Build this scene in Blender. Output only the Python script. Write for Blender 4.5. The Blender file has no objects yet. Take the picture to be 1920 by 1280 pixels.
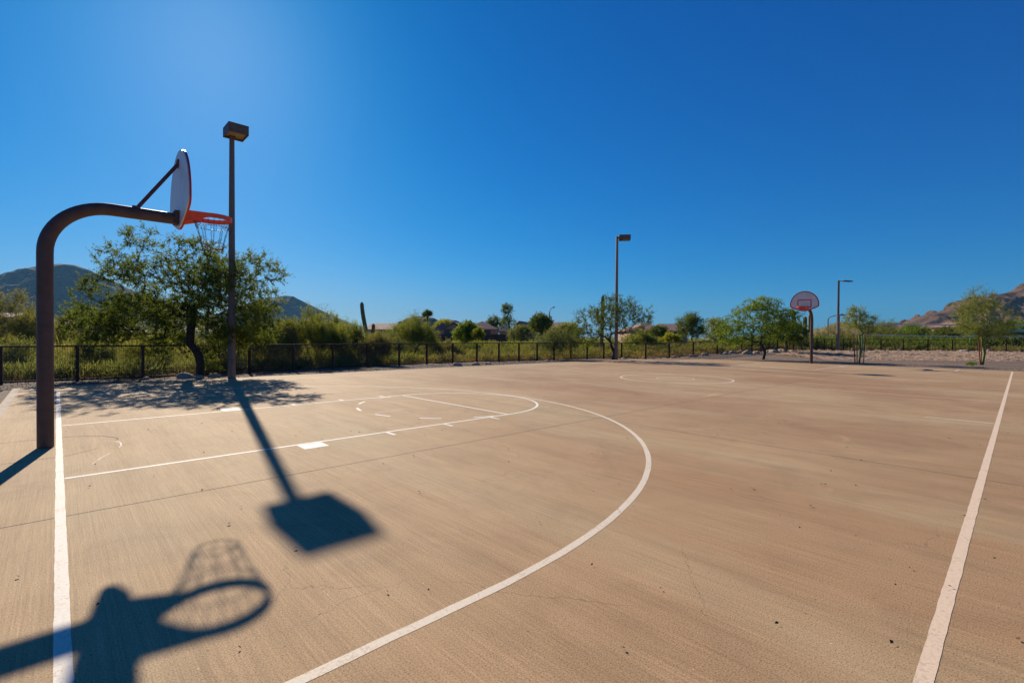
import bpy, bmesh, math, random
import numpy as np
from mathutils import Vector, Matrix, noise
C = bpy.context.scene.collection
SC = bpy.context.scene
PI = math.pi
R = math.radians

# ------------------------------------------------------------------ camera
CAM = np.array([-0.046, -8.045, 1.379])
YAW, PITCH, ROLL, FPX = 0.81363, -0.01005, 0.00692, 902.7
f_ = np.array([math.cos(YAW)*math.cos(PITCH), math.sin(YAW)*math.cos(PITCH), math.sin(PITCH)])
r0_ = np.array([math.sin(YAW), -math.cos(YAW), 0.0]); u0_ = np.cross(r0_, f_)
r_ = r0_*math.cos(ROLL)+u0_*math.sin(ROLL); u_ = -r0_*math.sin(ROLL)+u0_*math.cos(ROLL)
cam = bpy.data.cameras.new("camera"); co = bpy.data.objects.new("camera", cam); C.objects.link(co)
cam.sensor_width = 36; cam.lens = FPX/1920*36; cam.clip_start = 0.05; cam.clip_end = 20000
co.matrix_world = Matrix(((r_[0], u_[0], -f_[0], CAM[0]), (r_[1], u_[1], -f_[1], CAM[1]), (r_[2], u_[2], -f_[2], CAM[2]), (0, 0, 0, 1)))
SC.camera = co
# ------------------------------------------------------------------ sky, sun, exposure
EL = R(29.5); SD = Vector((0.195*math.cos(EL), 0.981*math.cos(EL), math.sin(EL))).normalized()
w = bpy.data.worlds.new("World"); SC.world = w; w.use_nodes = True
nt = w.node_tree; bg = nt.nodes['Background']
sky = nt.nodes.new('ShaderNodeTexSky'); sky.sky_type = 'NISHITA'; sky.sun_disc = False
sky.sun_elevation = EL; sky.sun_rotation = math.atan2(SD.x, SD.y)
sky.air_density = 1.0; sky.dust_density = 0.3; sky.ozone_density = 5.0; sky.altitude = 0
# grade of the sky: a power curve per channel deepens the blue away from the sun
sp = nt.nodes.new('ShaderNodeSeparateColor'); cb = nt.nodes.new('ShaderNodeCombineColor'); nt.links.new(sky.outputs[0], sp.inputs[0])
def mth(op, a, b):
    m = nt.nodes.new('ShaderNodeMath'); m.operation = op
    for i, v in ((0, a), (1, b)):
        if hasattr(v, 'links'): nt.links.new(v, m.inputs[i])
        else: m.inputs[i].default_value = v
    return m.outputs[0]
for i, (k, g) in enumerate(((0.00200, 3.5), (0.2905, 1.1), (0.865, 0.8))):
    c = mth('MULTIPLY', mth('POWER', sp.outputs[i], g), k)
    if i == 0: c = mth('DIVIDE', c, mth('ADD', mth('MULTIPLY', c, 0.3), 1.0))
    nt.links.new(c, cb.inputs[i])
nt.links.new(cb.outputs[0], bg.inputs[0]); bg.inputs[1].default_value = 0.10
sl = bpy.data.lights.new("sun", 'SUN'); sl.energy = 5.0; sl.angle = R(0.53); sl.color = (1.0, 0.89, 0.73)
so = bpy.data.objects.new("sun", sl); C.objects.link(so); so.rotation_euler = (-SD).to_track_quat('-Z', 'Y').to_euler()
SC.view_settings.view_transform = 'Standard'; SC.view_settings.look = 'None'; SC.view_settings.exposure = 0.55
SC.view_settings.gamma = 1
SC.cycles.max_bounces = 6; SC.cycles.transparent_max_bounces = 6; SC.cycles.volume_bounces = 0

# ------------------------------------------------------------------ places
def horizon(px): return 631.0+0.0069*(px-960)
def at(px, D):                      # ground position seen at column px of the photograph, D metres deep
    L = (px-960)/FPX*D
    fx = np.array([math.cos(YAW), math.sin(YAW)]); rx = np.array([math.sin(YAW), -math.cos(YAW)])
    p = CAM[:2]+fx*D+rx*L
    return float(p[0]), float(p[1])
def zat(px, py, D): return 1.379+(horizon(px)-py)*D/FPX
def depth_of(x, y): return (x-CAM[0])*math.cos(YAW)+(y-CAM[1])*math.sin(YAW)
def sstep(t): t = max(0.0, min(1.0, t)); return t*t*(3-2*t)
def gz(x, y):
    return -0.03+0.36*sstep((depth_of(x, y)-31)/10.0)

# ------------------------------------------------------------------ materials
MATS = {}
def newmat(n):
    m = bpy.data.materials.new(n); m.use_nodes = True; t = m.node_tree
    return m, t, t.nodes['Principled BSDF']
def nd(t, typ, **k):
    n = t.nodes.new(typ)
    for a, b in k.items():
        if a in n.inputs: n.inputs[a].default_value = b
        else: setattr(n, a, b)
    return n
def coords(t, scale=(1, 1, 1), kind='Object'):
    tc = nd(t, 'ShaderNodeTexCoord'); mp = nd(t, 'ShaderNodeMapping'); mp.inputs['Scale'].default_value = scale
    t.links.new(tc.outputs[kind], mp.inputs[0]); return mp.outputs[0]
def ramp(t, src, stops):
    r = nd(t, 'ShaderNodeValToRGB'); e = r.color_ramp.elements
    while len(e) < len(stops): e.new(0.5)
    for i, (p, c) in enumerate(stops):
        e[i].position = p; e[i].color = (c, c, c, 1) if isinstance(c, (int, float)) else (*c, 1)
    t.links.new(src, r.inputs[0]); return r.outputs[0]
def mix(t, fac, a, b, blend='MIX'):
    m = nd(t, 'ShaderNodeMix', data_type='RGBA', blend_type=blend)
    for i, v in ((0, fac), (6, a), (7, b)):
        if hasattr(v, 'links'): t.links.new(v, m.inputs[i])
        elif isinstance(v, (int, float)): m.inputs[i].default_value = v
        else: m.inputs[i].default_value = (*v, 1)
    return m.outputs[2]
def math_(t, op, a, b=0.0, clamp=False):
    m = nd(t, 'ShaderNodeMath', operation=op); m.use_clamp = clamp
    for i, v in ((0, a), (1, b)):
        if hasattr(v, 'links'): t.links.new(v, m.inputs[i])
        else: m.inputs[i].default_value = v
    return m.outputs[0]
def noise_(t, vec, scale, detail=4, rough=0.55, dist=0.0):
    n = nd(t, 'ShaderNodeTexNoise', Scale=scale, Detail=detail, Roughness=rough, Distortion=dist); t.links.new(vec, n.inputs['Vector']); return n.outputs[0]
def bump_(t, p, h, strength=0.3, dist=0.02):
    b = nd(t, 'ShaderNodeBump', Strength=strength, Distance=dist); t.links.new(h, b.inputs['Height']); t.links.new(b.outputs[0], p.inputs['Normal'])
def simple(name, col, rough=0.6, metal=0.0, var=0.25, scale=6.0, bump=0.0, spec=0.4):
    m, t, p = newmat(name); v = coords(t)
    n = noise_(t, v, scale, 5)
    c = ramp(t, n, [(0.3, tuple(x*(1-var) for x in col)), (0.7, tuple(min(1, x*(1+var)) for x in col))])
    t.links.new(c, p.inputs['Base Color']); p.inputs['Roughness'].default_value = rough; p.inputs['Metallic'].default_value = metal
    p.inputs['Specular IOR Level'].default_value = spec
    if bump: bump_(t, p, noise_(t, v, scale*6, 4), bump, 0.01)
    return m
def leafmat(name, a, b, trans=0.45, scale=1.6, gain=1.5):
    m, t, p = newmat(name); t.nodes.remove(p); out = t.nodes['Material Output']
    v = coords(t)
    n = noise_(t, v, scale, 3, 0.6); n2 = noise_(t, v, scale*14, 2)
    c = ramp(t, math_(t, 'ADD', math_(t, 'MULTIPLY', n, 0.6), math_(t, 'MULTIPLY', n2, 0.4)), [(0.36, a), (0.62, b)])
    d = nd(t, 'ShaderNodeBsdfDiffuse'); tr = nd(t, 'ShaderNodeBsdfTranslucent'); mx = nd(t, 'ShaderNodeMixShader', Fac=trans)
    t.links.new(c, d.inputs[0]); c2 = mix(t, 1.0, mix(t, 0.3, c, (0.26, 0.25, 0.03)), (gain, gain*0.94, gain*0.6), 'MULTIPLY'); t.links.new(c2, tr.inputs[0])
    t.links.new(d.outputs[0], mx.inputs[1]); t.links.new(tr.outputs[0], mx.inputs[2]); t.links.new(mx.outputs[0], out.inputs[0])
    return m

def concrete():
    m, t, p = newmat('broomed concrete'); v = coords(t)
    big = noise_(t, v, 0.22, 4, 0.6, 0.6)
    band = noise_(t, coords(t, (1.1, 0.10, 1)), 1.0, 5, 0.6, 0.3)
    band2 = noise_(t, coords(t, (5.0, 0.22, 1)), 1.0, 4, 0.6)
    col = ramp(t, band, [(0.30, (0.475, 0.320, 0.187)), (0.5, (0.541, 0.373, 0.224)), (0.70, (0.589, 0.419, 0.262))])
    red = ramp(t, noise_(t, coords(t, (0.16, 0.07, 1)), 1.0, 4, 0.6, 0.4), [(0.42, 0.0), (0.58, 0.95)])
    sx = nd(t, 'ShaderNodeSeparateXYZ'); t.links.new(v, sx.inputs[0])
    xm = math_(t, 'MULTIPLY', math_(t, 'SUBTRACT', math_(t, 'SUBTRACT', sx.outputs[0], math_(t, 'MULTIPLY', sx.outputs[1], 0.5)), 2.6), 0.12, True)
    col = mix(t, math_(t, 'MULTIPLY', red, math_(t, 'ADD', math_(t, 'MULTIPLY', xm, 0.85), 0.16)), col, (0.40, 0.212, 0.122))
    col = mix(t, math_(t, 'MULTIPLY', xm, 0.62), col, (0.34, 0.205, 0.122))
    # near end of the slab is greyer and paler
    col = mix(t, ramp(t, big, [(0.42, 0.0), (0.66, 0.55)]), col, (0.570, 0.407, 0.255))
    gr = ramp(t, noise_(t, coords(t, (0.5, 0.16, 1)), 1.0, 3), [(0.54, 0.0), (0.66, 0.75)])
    col = mix(t, gr, col, (0.494, 0.365, 0.231))
    col = mix(t, ramp(t, band2, [(0.35, 0.26), (0.6, 0.0)]), col, (0.361, 0.228, 0.126))
    # broom strokes run across the court
    br = noise_(t, coords(t, (150, 1.6, 1)), 1.0, 3, 0.7)
    br2 = noise_(t, coords(t, (60, 0.8, 1)), 1.0, 4, 0.7)
    col = mix(t, 0.55, col, ramp(t, br, [(0.33, 0.62), (0.62, 1.0)]), 'MULTIPLY')
    col = mix(t, 0.35, col, ramp(t, br2, [(0.33, 0.62), (0.58, 1.0)]), 'MULTIPLY')
    g = noise_(t, v, 130, 3, 0.7)
    col = mix(t, 0.75, col, ramp(t, g, [(0.36, 0.36), (0.50, 1.0), (0.70, 1.28)]), 'MULTIPLY')
    # scuffs, dusty drifts and darker worn lanes across the pours
    sc = ramp(t, noise_(t, coords(t, (2.2, 0.35, 1)), 1.0, 6, 0.7, 0.8), [(0.38, 0.84), (0.50, 1.0), (0.64, 1.07)])
    col = mix(t, 0.5, col, sc, 'MULTIPLY')
    bl = ramp(t, noise_(t, v, 0.9, 6, 0.7, 1.2), [(0.36, 0.86), (0.50, 1.0), (0.66, 1.06)])
    col = mix(t, 0.7, col, bl, 'MULTIPLY')
    dr = ramp(t, noise_(t, coords(t, (0.35, 1.3, 1)), 1.0, 4, 0.6, 0.5), [(0.66, 0.0), (0.74, 0.5)])
    col = mix(t, dr, col, (0.60, 0.43, 0.24))
    # pits and pale specks
    vo = nd(t, 'ShaderNodeTexVoronoi', Scale=16.0); t.links.new(v, vo.inputs['Vector'])
    sepc = nd(t, 'ShaderNodeSeparateColor'); t.links.new(vo.outputs['Color'], sepc.inputs[0])
    pit = math_(t, 'MULTIPLY', math_(t, 'LESS_THAN', vo.outputs['Distance'], 0.10), math_(t, 'GREATER_THAN', sepc.outputs[0], 0.86))
    col = mix(t, math_(t, 'MULTIPLY', pit, 0.6), col, (0.10, 0.07, 0.05))
    wt = math_(t, 'MULTIPLY', math_(t, 'LESS_THAN', vo.outputs['Distance'], 0.08), math_(t, 'LESS_THAN', sepc.outputs[0], 0.05))
    col = mix(t, math_(t, 'MULTIPLY', wt, 0.7), col, (0.62, 0.54, 0.44))
    # hairline cracks
    wv = mix(t, 0.22, v, nd_noise_vec(t, v, 2.2))
    vc = nd(t, 'ShaderNodeTexVoronoi', feature='DISTANCE_TO_EDGE', Scale=0.9); t.links.new(wv, vc.inputs['Vector'])
    ck = math_(t, 'MULTIPLY', math_(t, 'LESS_THAN', vc.outputs['Distance'], 0.0018), ramp(t, noise_(t, v, 0.8, 3), [(0.50, 0.0), (0.58, 1.0)]))
    col = mix(t, math_(t, 'MULTIPLY', ck, 0.5), col, (0.12, 0.08, 0.055))
    wv2 = mix(t, 0.3, v, nd_noise_vec(t, v, 3.5))
    vd = nd(t, 'ShaderNodeTexVoronoi', feature='DISTANCE_TO_EDGE', Scale=2.1); t.links.new(wv2, vd.inputs['Vector'])
    ck2 = math_(t, 'MULTIPLY', math_(t, 'LESS_THAN', vd.outputs['Distance'], 0.0036), ramp(t, noise_(t, v, 0.55, 3), [(0.50, 0.0), (0.60, 1.0)]))
    col = mix(t, math_(t, 'MULTIPLY', ck2, 0.30), col, (0.14, 0.095, 0.065))
    col = mix(t, 1.0, col, (1.0, 0.985, 0.875), 'MULTIPLY')
    t.links.new(col, p.inputs['Base Color']); p.inputs['Roughness'].default_value = 0.85; p.inputs['Specular IOR Level'].default_value = 0.25
    bump_(t, p, math_(t, 'ADD', math_(t, 'MULTIPLY', br, 0.6), g), 0.22, 0.004)
    return m
def nd_noise_vec(t, v, s):
    n = nd(t, 'ShaderNodeTexNoise', Scale=s, Detail=5, Roughness=0.65); t.links.new(v, n.inputs['Vector']); return n.outputs['Color']
def paint(name, col, wear):
    m, t, p = newmat(name); v = coords(t)
    n = noise_(t, v, 60, 4, 0.7); n2 = noise_(t, v, 5, 3, 0.6); br = noise_(t, coords(t, (70, 1.5, 1)), 1, 3, 0.7)
    c = mix(t, 0.6, col, ramp(t, n, [(0.35, 0.82), (0.6, 1.05)]), 'MULTIPLY')
    msk = math_(t, 'ADD', math_(t, 'ADD', math_(t, 'MULTIPLY', n, 0.45), math_(t, 'MULTIPLY', n2, 0.35)), math_(t, 'MULTIPLY', br, 0.2))
    c = mix(t, ramp(t, msk, [(wear, 0.9), (wear+0.05, 0.0)]), c, (0.52, 0.40, 0.29))
    t.links.new(c, p.inputs['Base Color']); p.inputs['Roughness'].default_value = 0.75
    bump_(t, p, n, 0.15, 0.003)
    return m
def gravelmat():
    m, t, p = newmat('gravel ground'); v = coords(t)
    vo = nd(t, 'ShaderNodeTexVoronoi', Scale=38.0); t.links.new(v, vo.inputs['Vector'])
    s = nd(t, 'ShaderNodeSeparateColor'); t.links.new(vo.outputs['Color'], s.inputs[0])
    c = ramp(t, s.outputs[0], [(0.0, (0.05, 0.032, 0.020)), (0.5, (0.13, 0.083, 0.055)), (1.0, (0.26, 0.18, 0.125))])
    c = mix(t, ramp(t, noise_(t, v, 0.35, 5, 0.6), [(0.4, 0.0), (0.65, 0.45)]), c, (0.19, 0.125, 0.082))
    # far from the court the desert floor is paler
    ln = nd(t, 'ShaderNodeVectorMath', operation='LENGTH'); t.links.new(v, ln.inputs[0])
    c = mix(t, math_(t, 'MULTIPLY', math_(t, 'SUBTRACT', ln.outputs['Value'], 45.0), 0.01, True), c, (0.24, 0.19, 0.11))
    t.links.new(c, p.inputs['Base Color']); p.inputs['Roughness'].default_value = 0.95
    bump_(t, p, vo.outputs['Distance'], 0.6, 0.02)
    return m
def sandmat():
    m, t, p = newmat('raked sand'); v = coords(t)
    c = ramp(t, noise_(t, v, 3, 5, 0.65), [(0.35, (0.29, 0.18, 0.11)), (0.65, (0.42, 0.275, 0.175))])
    c = mix(t, 0.5, c, ramp(t, noise_(t, v, 90, 3), [(0.35, 0.75), (0.65, 1.1)]), 'MULTIPLY')
    c = mix(t, 0.7, c, ramp(t, noise_(t, v, 5.5, 3, 0.7), [(0.40, 0.62), (0.52, 1.0)]), 'MULTIPLY')
    t.links.new(c, p.inputs['Base Color']); p.inputs['Roughness'].default_value = 0.95
    bump_(t, p, noise_(t, v, 7, 4), 1.0, 0.12); return m
def mountmat(name, rock, shrub, sc=0.03):
    m, t, p = newmat(name); v = coords(t)
    c = ramp(t, noise_(t, v, sc, 6, 0.65), [(0.35, tuple(x*0.65 for x in rock)), (0.65, rock)])
    vo = nd(t, 'ShaderNodeTexVoronoi', Scale=sc*5); t.links.new(v, vo.inputs['Vector'])
    k = math_(t, 'MULTIPLY', ramp(t, vo.outputs['Distance'], [(0.32, 1.0), (0.5, 0.0)]), ramp(t, noise_(t, v, sc*0.6, 4), [(0.38, 0.2), (0.6, 1.0)]))
    c = mix(t, k, c, shrub)
    t.links.new(c, p.inputs['Base Color']); p.inputs['Roughness'].default_value = 0.95; p.inputs['Specular IOR Level'].default_value = 0.1
    bump_(t, p, noise_(t, v, sc*4, 6, 0.7), 0.8, 0.6/sc*0.12); return m
def tilemat(name, col):
    m, t, p = newmat(name); v = coords(t)
    wv = nd(t, 'ShaderNodeTexWave', Scale=1.6, Distortion=0.6); wv.bands_direction = 'Z'; t.links.new(v, wv.inputs[0])
    n = noise_(t, v, 4, 4)
    c = ramp(t, n, [(0.35, tuple(x*0.75 for x in col)), (0.65, tuple(x*1.2 for x in col))])
    c = mix(t, 0.6, c, ramp(t, wv.outputs[0], [(0.0, 0.6), (0.5, 1.0)]), 'MULTIPLY')
    t.links.new(c, p.inputs['Base Color']); p.inputs['Roughness'].default_value = 0.85; bump_(t, p, wv.outputs[0], 0.4, 0.05); return m

M = dict(
    concrete=concrete(), side=paint('sideline court paint', (0.70, 0.53, 0.375), 0.42), white=paint('white court paint', (0.76, 0.71, 0.62), 0.40), base=paint('baseline court paint', (0.70, 0.63, 0.525), 0.415), cream=paint('cream court paint', (0.66, 0.555, 0.425), 0.42),
    faded=paint('faded court paint', (0.60, 0.49, 0.37), 0.455), worn=paint('worn court paint', (0.58, 0.46, 0.34), 0.48),
    edging=simple('paler edge concrete', (0.44, 0.355, 0.265), 0.9, var=0.15, scale=6, bump=0.2),
    joint=simple('joint filler', (0.085, 0.058, 0.042), 0.9, var=0.4, scale=30),
    gravel=gravelmat(), sand=sandmat(),
    post=simple('brown painted steel', (0.088, 0.050, 0.038), 0.5, var=0.22, scale=9, bump=0.08, spec=0.35),
    brace=simple('dull red brown brace paint', (0.13, 0.036, 0.036), 0.5, var=0.2, scale=12),
    lampm=simple('weathered brown pole paint', (0.165, 0.118, 0.095), 0.55, var=0.18, scale=14, bump=0.1, spec=0.3),
    lampb=simple('grey brown pole paint', (0.20, 0.145, 0.115), 0.6, var=0.15, scale=14, bump=0.1),
    head=simple('brown lamp housing', (0.12, 0.088, 0.066), 0.6, var=0.2, scale=10, bump=0.1),
    lens=simple('dusty lamp lens', (0.50, 0.36, 0.19), 0.4, var=0.3, scale=20),
    board=simple('white enamel', (0.64, 0.64, 0.62), 0.45, var=0.10, scale=5),
    red=simple('red enamel', (0.50, 0.022, 0.016), 0.45, var=0.15, scale=12),
    orange=simple('orange rim paint', (0.70, 0.085, 0.018), 0.4, var=0.15, scale=20),
    chain=simple('galvanised chain', (0.11, 0.10, 0.10), 0.45, 0.4, var=0.2, scale=30),
    rust=simple('rusty brown steel', (0.052, 0.022, 0.014), 0.75, var=0.35, scale=12, bump=0.15),
    wire=simple('rusty wire', (0.06, 0.035, 0.022), 0.7, var=0.3, scale=20),
    bark=simple('dark bark', (0.045, 0.034, 0.026), 0.95, var=0.4, scale=14, bump=0.7),
    greenbark=simple('green palo verde bark', (0.16, 0.20, 0.04), 0.8, var=0.3, scale=10, bump=0.3),
    greybark=simple('grey twig bark', (0.14, 0.11, 0.08), 0.9, var=0.3, scale=10, bump=0.3),
    rock=simple('desert rock', (0.42, 0.275, 0.185), 0.95, var=0.4, scale=7, bump=0.6),
    pebble=simple('dark gravel stone', (0.17, 0.11, 0.075), 0.95, var=0.6, scale=9),
    greyrock=simple('grey rock', (0.34, 0.28, 0.225), 0.95, var=0.35, scale=7, bump=0.6),
    mes=leafmat('mesquite leaf', (0.036, 0.075, 0.014), (0.115, 0.175, 0.040), 0.46, gain=1.6),
    pale=leafmat('palo verde leaf', (0.11, 0.145, 0.028), (0.26, 0.285, 0.07), 0.42),
    olive=leafmat('olive scrub leaf', (0.15, 0.145, 0.05), (0.30, 0.275, 0.105), 0.38),
    bright=leafmat('bright green leaf', (0.07, 0.14, 0.018), (0.18, 0.28, 0.04), 0.48),
    greyg=leafmat('grey green leaf', (0.10, 0.135, 0.05), (0.21, 0.245, 0.10), 0.4),
    mid=leafmat('mid green leaf', (0.05, 0.10, 0.018), (0.14, 0.20, 0.045), 0.42, gain=1.15),
    yel=leafmat('yellow green leaf', (0.17, 0.19, 0.02), (0.36, 0.36, 0.03), 0.45),
    gold=leafmat('dry gold grass', (0.25, 0.165, 0.055), (0.45, 0.32, 0.12), 0.35),
    dead=leafmat('dry twigs', (0.15, 0.10, 0.06), (0.26, 0.19, 0.11), 0.2),
    cactus=simple('saguaro skin', (0.17, 0.165, 0.055), 0.8, var=0.25, scale=5),
    mleft=mountmat('far mountain rock', (0.085, 0.085, 0.052), (0.012, 0.024, 0.007), 0.02),
    mright=mountmat('brown mountain rock', (0.155, 0.088, 0.058), (0.04, 0.042, 0.015), 0.06),
    mhill=mountmat('green hill ground', (0.20, 0.155, 0.07), (0.09, 0.10, 0.03), 0.10),
    stucco=simple('tan stucco', (0.50, 0.35, 0.235), 0.9, var=0.08, scale=3), stucco2=simple('brown stucco', (0.36, 0.235, 0.165), 0.9, var=0.08, scale=3),
    stuccow=simple('cream stucco', (0.62, 0.50, 0.38), 0.9, var=0.08, scale=3),
    tile=tilemat('brown roof tile', (0.235, 0.14, 0.112)), tile2=tilemat('pale roof tile', (0.52, 0.38, 0.30)), tile3=tilemat('red brown roof tile', (0.30, 0.165, 0.12)),
    glass=simple('dark window glass', (0.03, 0.035, 0.04), 0.15, var=0.1), trim=simple('brown trim', (0.14, 0.09, 0.06), 0.8),
    bwall=simple('dark block wall', (0.10, 0.055, 0.042), 0.9, var=0.2, scale=2, bump=0.3),
    net=simple('white net tape', (0.62, 0.60, 0.62), 0.8, var=0.05), cord=simple('net cord', (0.05, 0.05, 0.05), 0.8),
    green=simple('green painted steel', (0.10, 0.36, 0.14), 0.5, var=0.1, scale=8), dteal=simple('teal net post', (0.05, 0.17, 0.11), 0.6), dgreen=simple('dark green roof sheet', (0.02, 0.05, 0.03), 0.5),
    grey=simple('galvanised street pole', (0.17, 0.175, 0.18), 0.7), stake=simple('red brown stake', (0.22, 0.075, 0.035), 0.85, var=0.3, scale=14),
    bone=simple('dry leaf litter', (0.055, 0.035, 0.022), 0.9, var=0.5, scale=30),
)

# ------------------------------------------------------------------ object helpers
def mesh_obj(name, V, F, mat, parent=None, smooth=False):
    me = bpy.data.meshes.new(name); V = np.asarray(V, dtype=np.float64).reshape(-1, 3)
    if isinstance(F, np.ndarray):
        n, k = F.shape; me.vertices.add(len(V)); me.vertices.foreach_set('co', V.ravel())
        me.loops.add(n*k); me.loops.foreach_set('vertex_index', F.ravel().astype(np.int32))
        me.polygons.add(n); me.polygons.foreach_set('loop_start', np.arange(0, n*k, k, dtype=np.int32))
        me.update(calc_edges=True)
    else:
        me.from_pydata([tuple(v) for v in V], [], [tuple(f) for f in F])
    for m in (mat if isinstance(mat, (list, tuple)) else [mat]): me.materials.append(M[m])
    if smooth: me.polygons.foreach_set('use_smooth', [True]*len(me.polygons))
    o = bpy.data.objects.new(name, me); C.objects.link(o)
    if parent: o.parent = parent
    return o
def thing(name, label, cat, loc=(0, 0, 0), rz=0.0, group=None):
    o = bpy.data.objects.new(name, None); C.objects.link(o); o.location = loc; o.rotation_euler = (0, 0, rz); o.empty_display_size = 0.2
    o['label'] = label; o['category'] = cat
    if group: o['group'] = group
    return o
def tag(o, label, cat, group=None, kind=None):
    if label: o['label'] = label
    if cat: o['category'] = cat
    if group: o['group'] = group
    if kind: o['kind'] = kind
    return o
def dup(root, loc, rz=0.0, label=None, group=None, scale=None):
    r = root.copy(); C.objects.link(r); r.location = loc; r.rotation_euler = (0, 0, rz)
    if scale: r.scale = scale
    if label: r['label'] = label
    if group: r['group'] = group
    for ch in list(root.children):
        c = ch.copy(); C.objects.link(c); c.parent = r
        for g in ch.children:
            d = g.copy(); C.objects.link(d); d.parent = c
    return r
class MB:
    def __init__(s): s.V = []; s.F = []
    def add(s, V, F):
        o = len(s.V); s.V += [tuple(v) for v in V]; s.F += [tuple(i+o for i in f) for f in F]
    def box(s, a, b, rz=0, c=(0, 0)):
        (x0, y0, z0), (x1, y1, z1) = a, b
        P = [(x0, y0, z0), (x1, y0, z0), (x1, y1, z0), (x0, y1, z0), (x0, y0, z1), (x1, y0, z1), (x1, y1, z1), (x0, y1, z1)]
        s.add(P, [(0, 3, 2, 1), (4, 5, 6, 7), (0, 1, 5, 4), (1, 2, 6, 5), (2, 3, 7, 6), (3, 0, 4, 7)])
    def tube(s, pts, rad, n=10, closed=False, cap=True):
        pts = [Vector(p) for p in pts]; k = len(pts)
        if not hasattr(rad, '__len__'): rad = [rad]*k
        up = None; V = []
        for i, p in enumerate(pts):
            if closed: d = pts[(i+1) % k]-pts[i-1]
            else: d = pts[min(i+1, k-1)]-pts[max(i-1, 0)]
            d.normalize()
            if up is None: up = Vector((0, 0, 1)) if abs(d.z) < 0.9 else Vector((1, 0, 0))
            a = d.cross(up).normalized(); b = a.cross(d).normalized(); up = b
            for j in range(n):
                t = 2*PI*j/n; V.append(p+(a*math.cos(t)+b*math.sin(t))*rad[i])
        F = []
        for i in range(k if closed else k-1):
            i2 = (i+1) % k
            for j in range(n): F.append((i*n+j, i*n+(j+1) % n, i2*n+(j+1) % n, i2*n+j))
        if cap and not closed: F += [tuple(range(n))[::-1], tuple((k-1)*n+j for j in range(n))]
        s.add(V, F)
    def bar(s, a, b, w, h):            # square bar from a to b
        a = Vector(a); b = Vector(b); d = (b-a).normalized(); up = Vector((0, 0, 1)) if abs(d.z) < 0.9 else Vector((1, 0, 0))
        x = d.cross(up).normalized()*w/2; y = x.cross(d).normalized()*h/2
        P = [a-x-y, a+x-y, a+x+y, a-x+y, b-x-y, b+x-y, b+x+y, b-x+y]
        s.add(P, [(0, 3, 2, 1), (4, 5, 6, 7), (0, 1, 5, 4), (1, 2, 6, 5), (2, 3, 7, 6), (3, 0, 4, 7)])
    def build(s, name, mat, parent=None, smooth=False, bevel=0):
        o = mesh_obj(name, s.V, s.F, mat, parent)
        bm = bmesh.new(); bm.from_mesh(o.data); bmesh.ops.recalc_face_normals(bm, faces=bm.faces); bm.to_mesh(o.data); bm.free()
        if smooth:
            o.data.polygons.foreach_set('use_smooth', [True]*len(o.data.polygons))
            try: o.data.set_sharp_from_angle(angle=R(40))
            except Exception: pass
        if bevel:
            b = o.modifiers.new('bevel', 'BEVEL'); b.width = bevel; b.segments = 2
        return o

# ------------------------------------------------------------------ terrain
def terrain():
    def axis(ext, s0, g):
        a = [0.0]; s = s0
        while a[-1] < ext:
            a.append(a[-1]+s)
            if a[-1] > 60: s *= g
        return a
    A = axis(3000, 1.5, 1.25); u = sorted(set([-x for x in A]+A))
    fx = (math.cos(YAW), math.sin(YAW)); rx = (math.sin(YAW), -math.cos(YAW)); V = []
    for a in u:
        for b in u:
            x = 10+fx[0]*a+rx[0]*b; y = fx[1]*a+rx[1]*b; z = gz(x, y)
            if max(abs(a), abs(b)) > 55: z += 0.5*(noise.noise(Vector((x*.02, y*.02, 0)))-0.1)
            V.append((x, y, z))
    n = len(u); F = np.array([(i*n+j, i*n+j+1, (i+1)*n+j+1, (i+1)*n+j) for i in range(n-1) for j in range(n-1)])[:, ::-1].copy()
    tag(mesh_obj('ground', V, F, 'gravel', smooth=True), None, None, kind='structure')
terrain()
def sandpit():
    D0 = 31.6; V = []; nu, nv = 150, 62
    for i in range(nu):
        for j in range(nv):
            px = 1445+(2250-1445)*i/(nu-1); D = D0+(41.5-D0)*j/(nv-1)
            if px < 1560: D = max(D, D0+(1560-px)/115*5.0)
            x, y = at(px, D)
            edge = min(1, j/3, (nv-1-j)/3, i/6)
            z = gz(x, y)+0.012+edge*(0.06+0.10*noise.fractal(Vector((x*2.4, y*2.4, 0)), 1.0, 2.0, 3))
            V.append((x, y, z))
    F = np.array([(i*nv+j, i*nv+j+1, (i+1)*nv+j+1, (i+1)*nv+j) for i in range(nu-1) for j in range(nv-1)])
    tag(mesh_obj('sand', V, F, 'sand', smooth=True), None, None, kind='structure')
sandpit()

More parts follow.
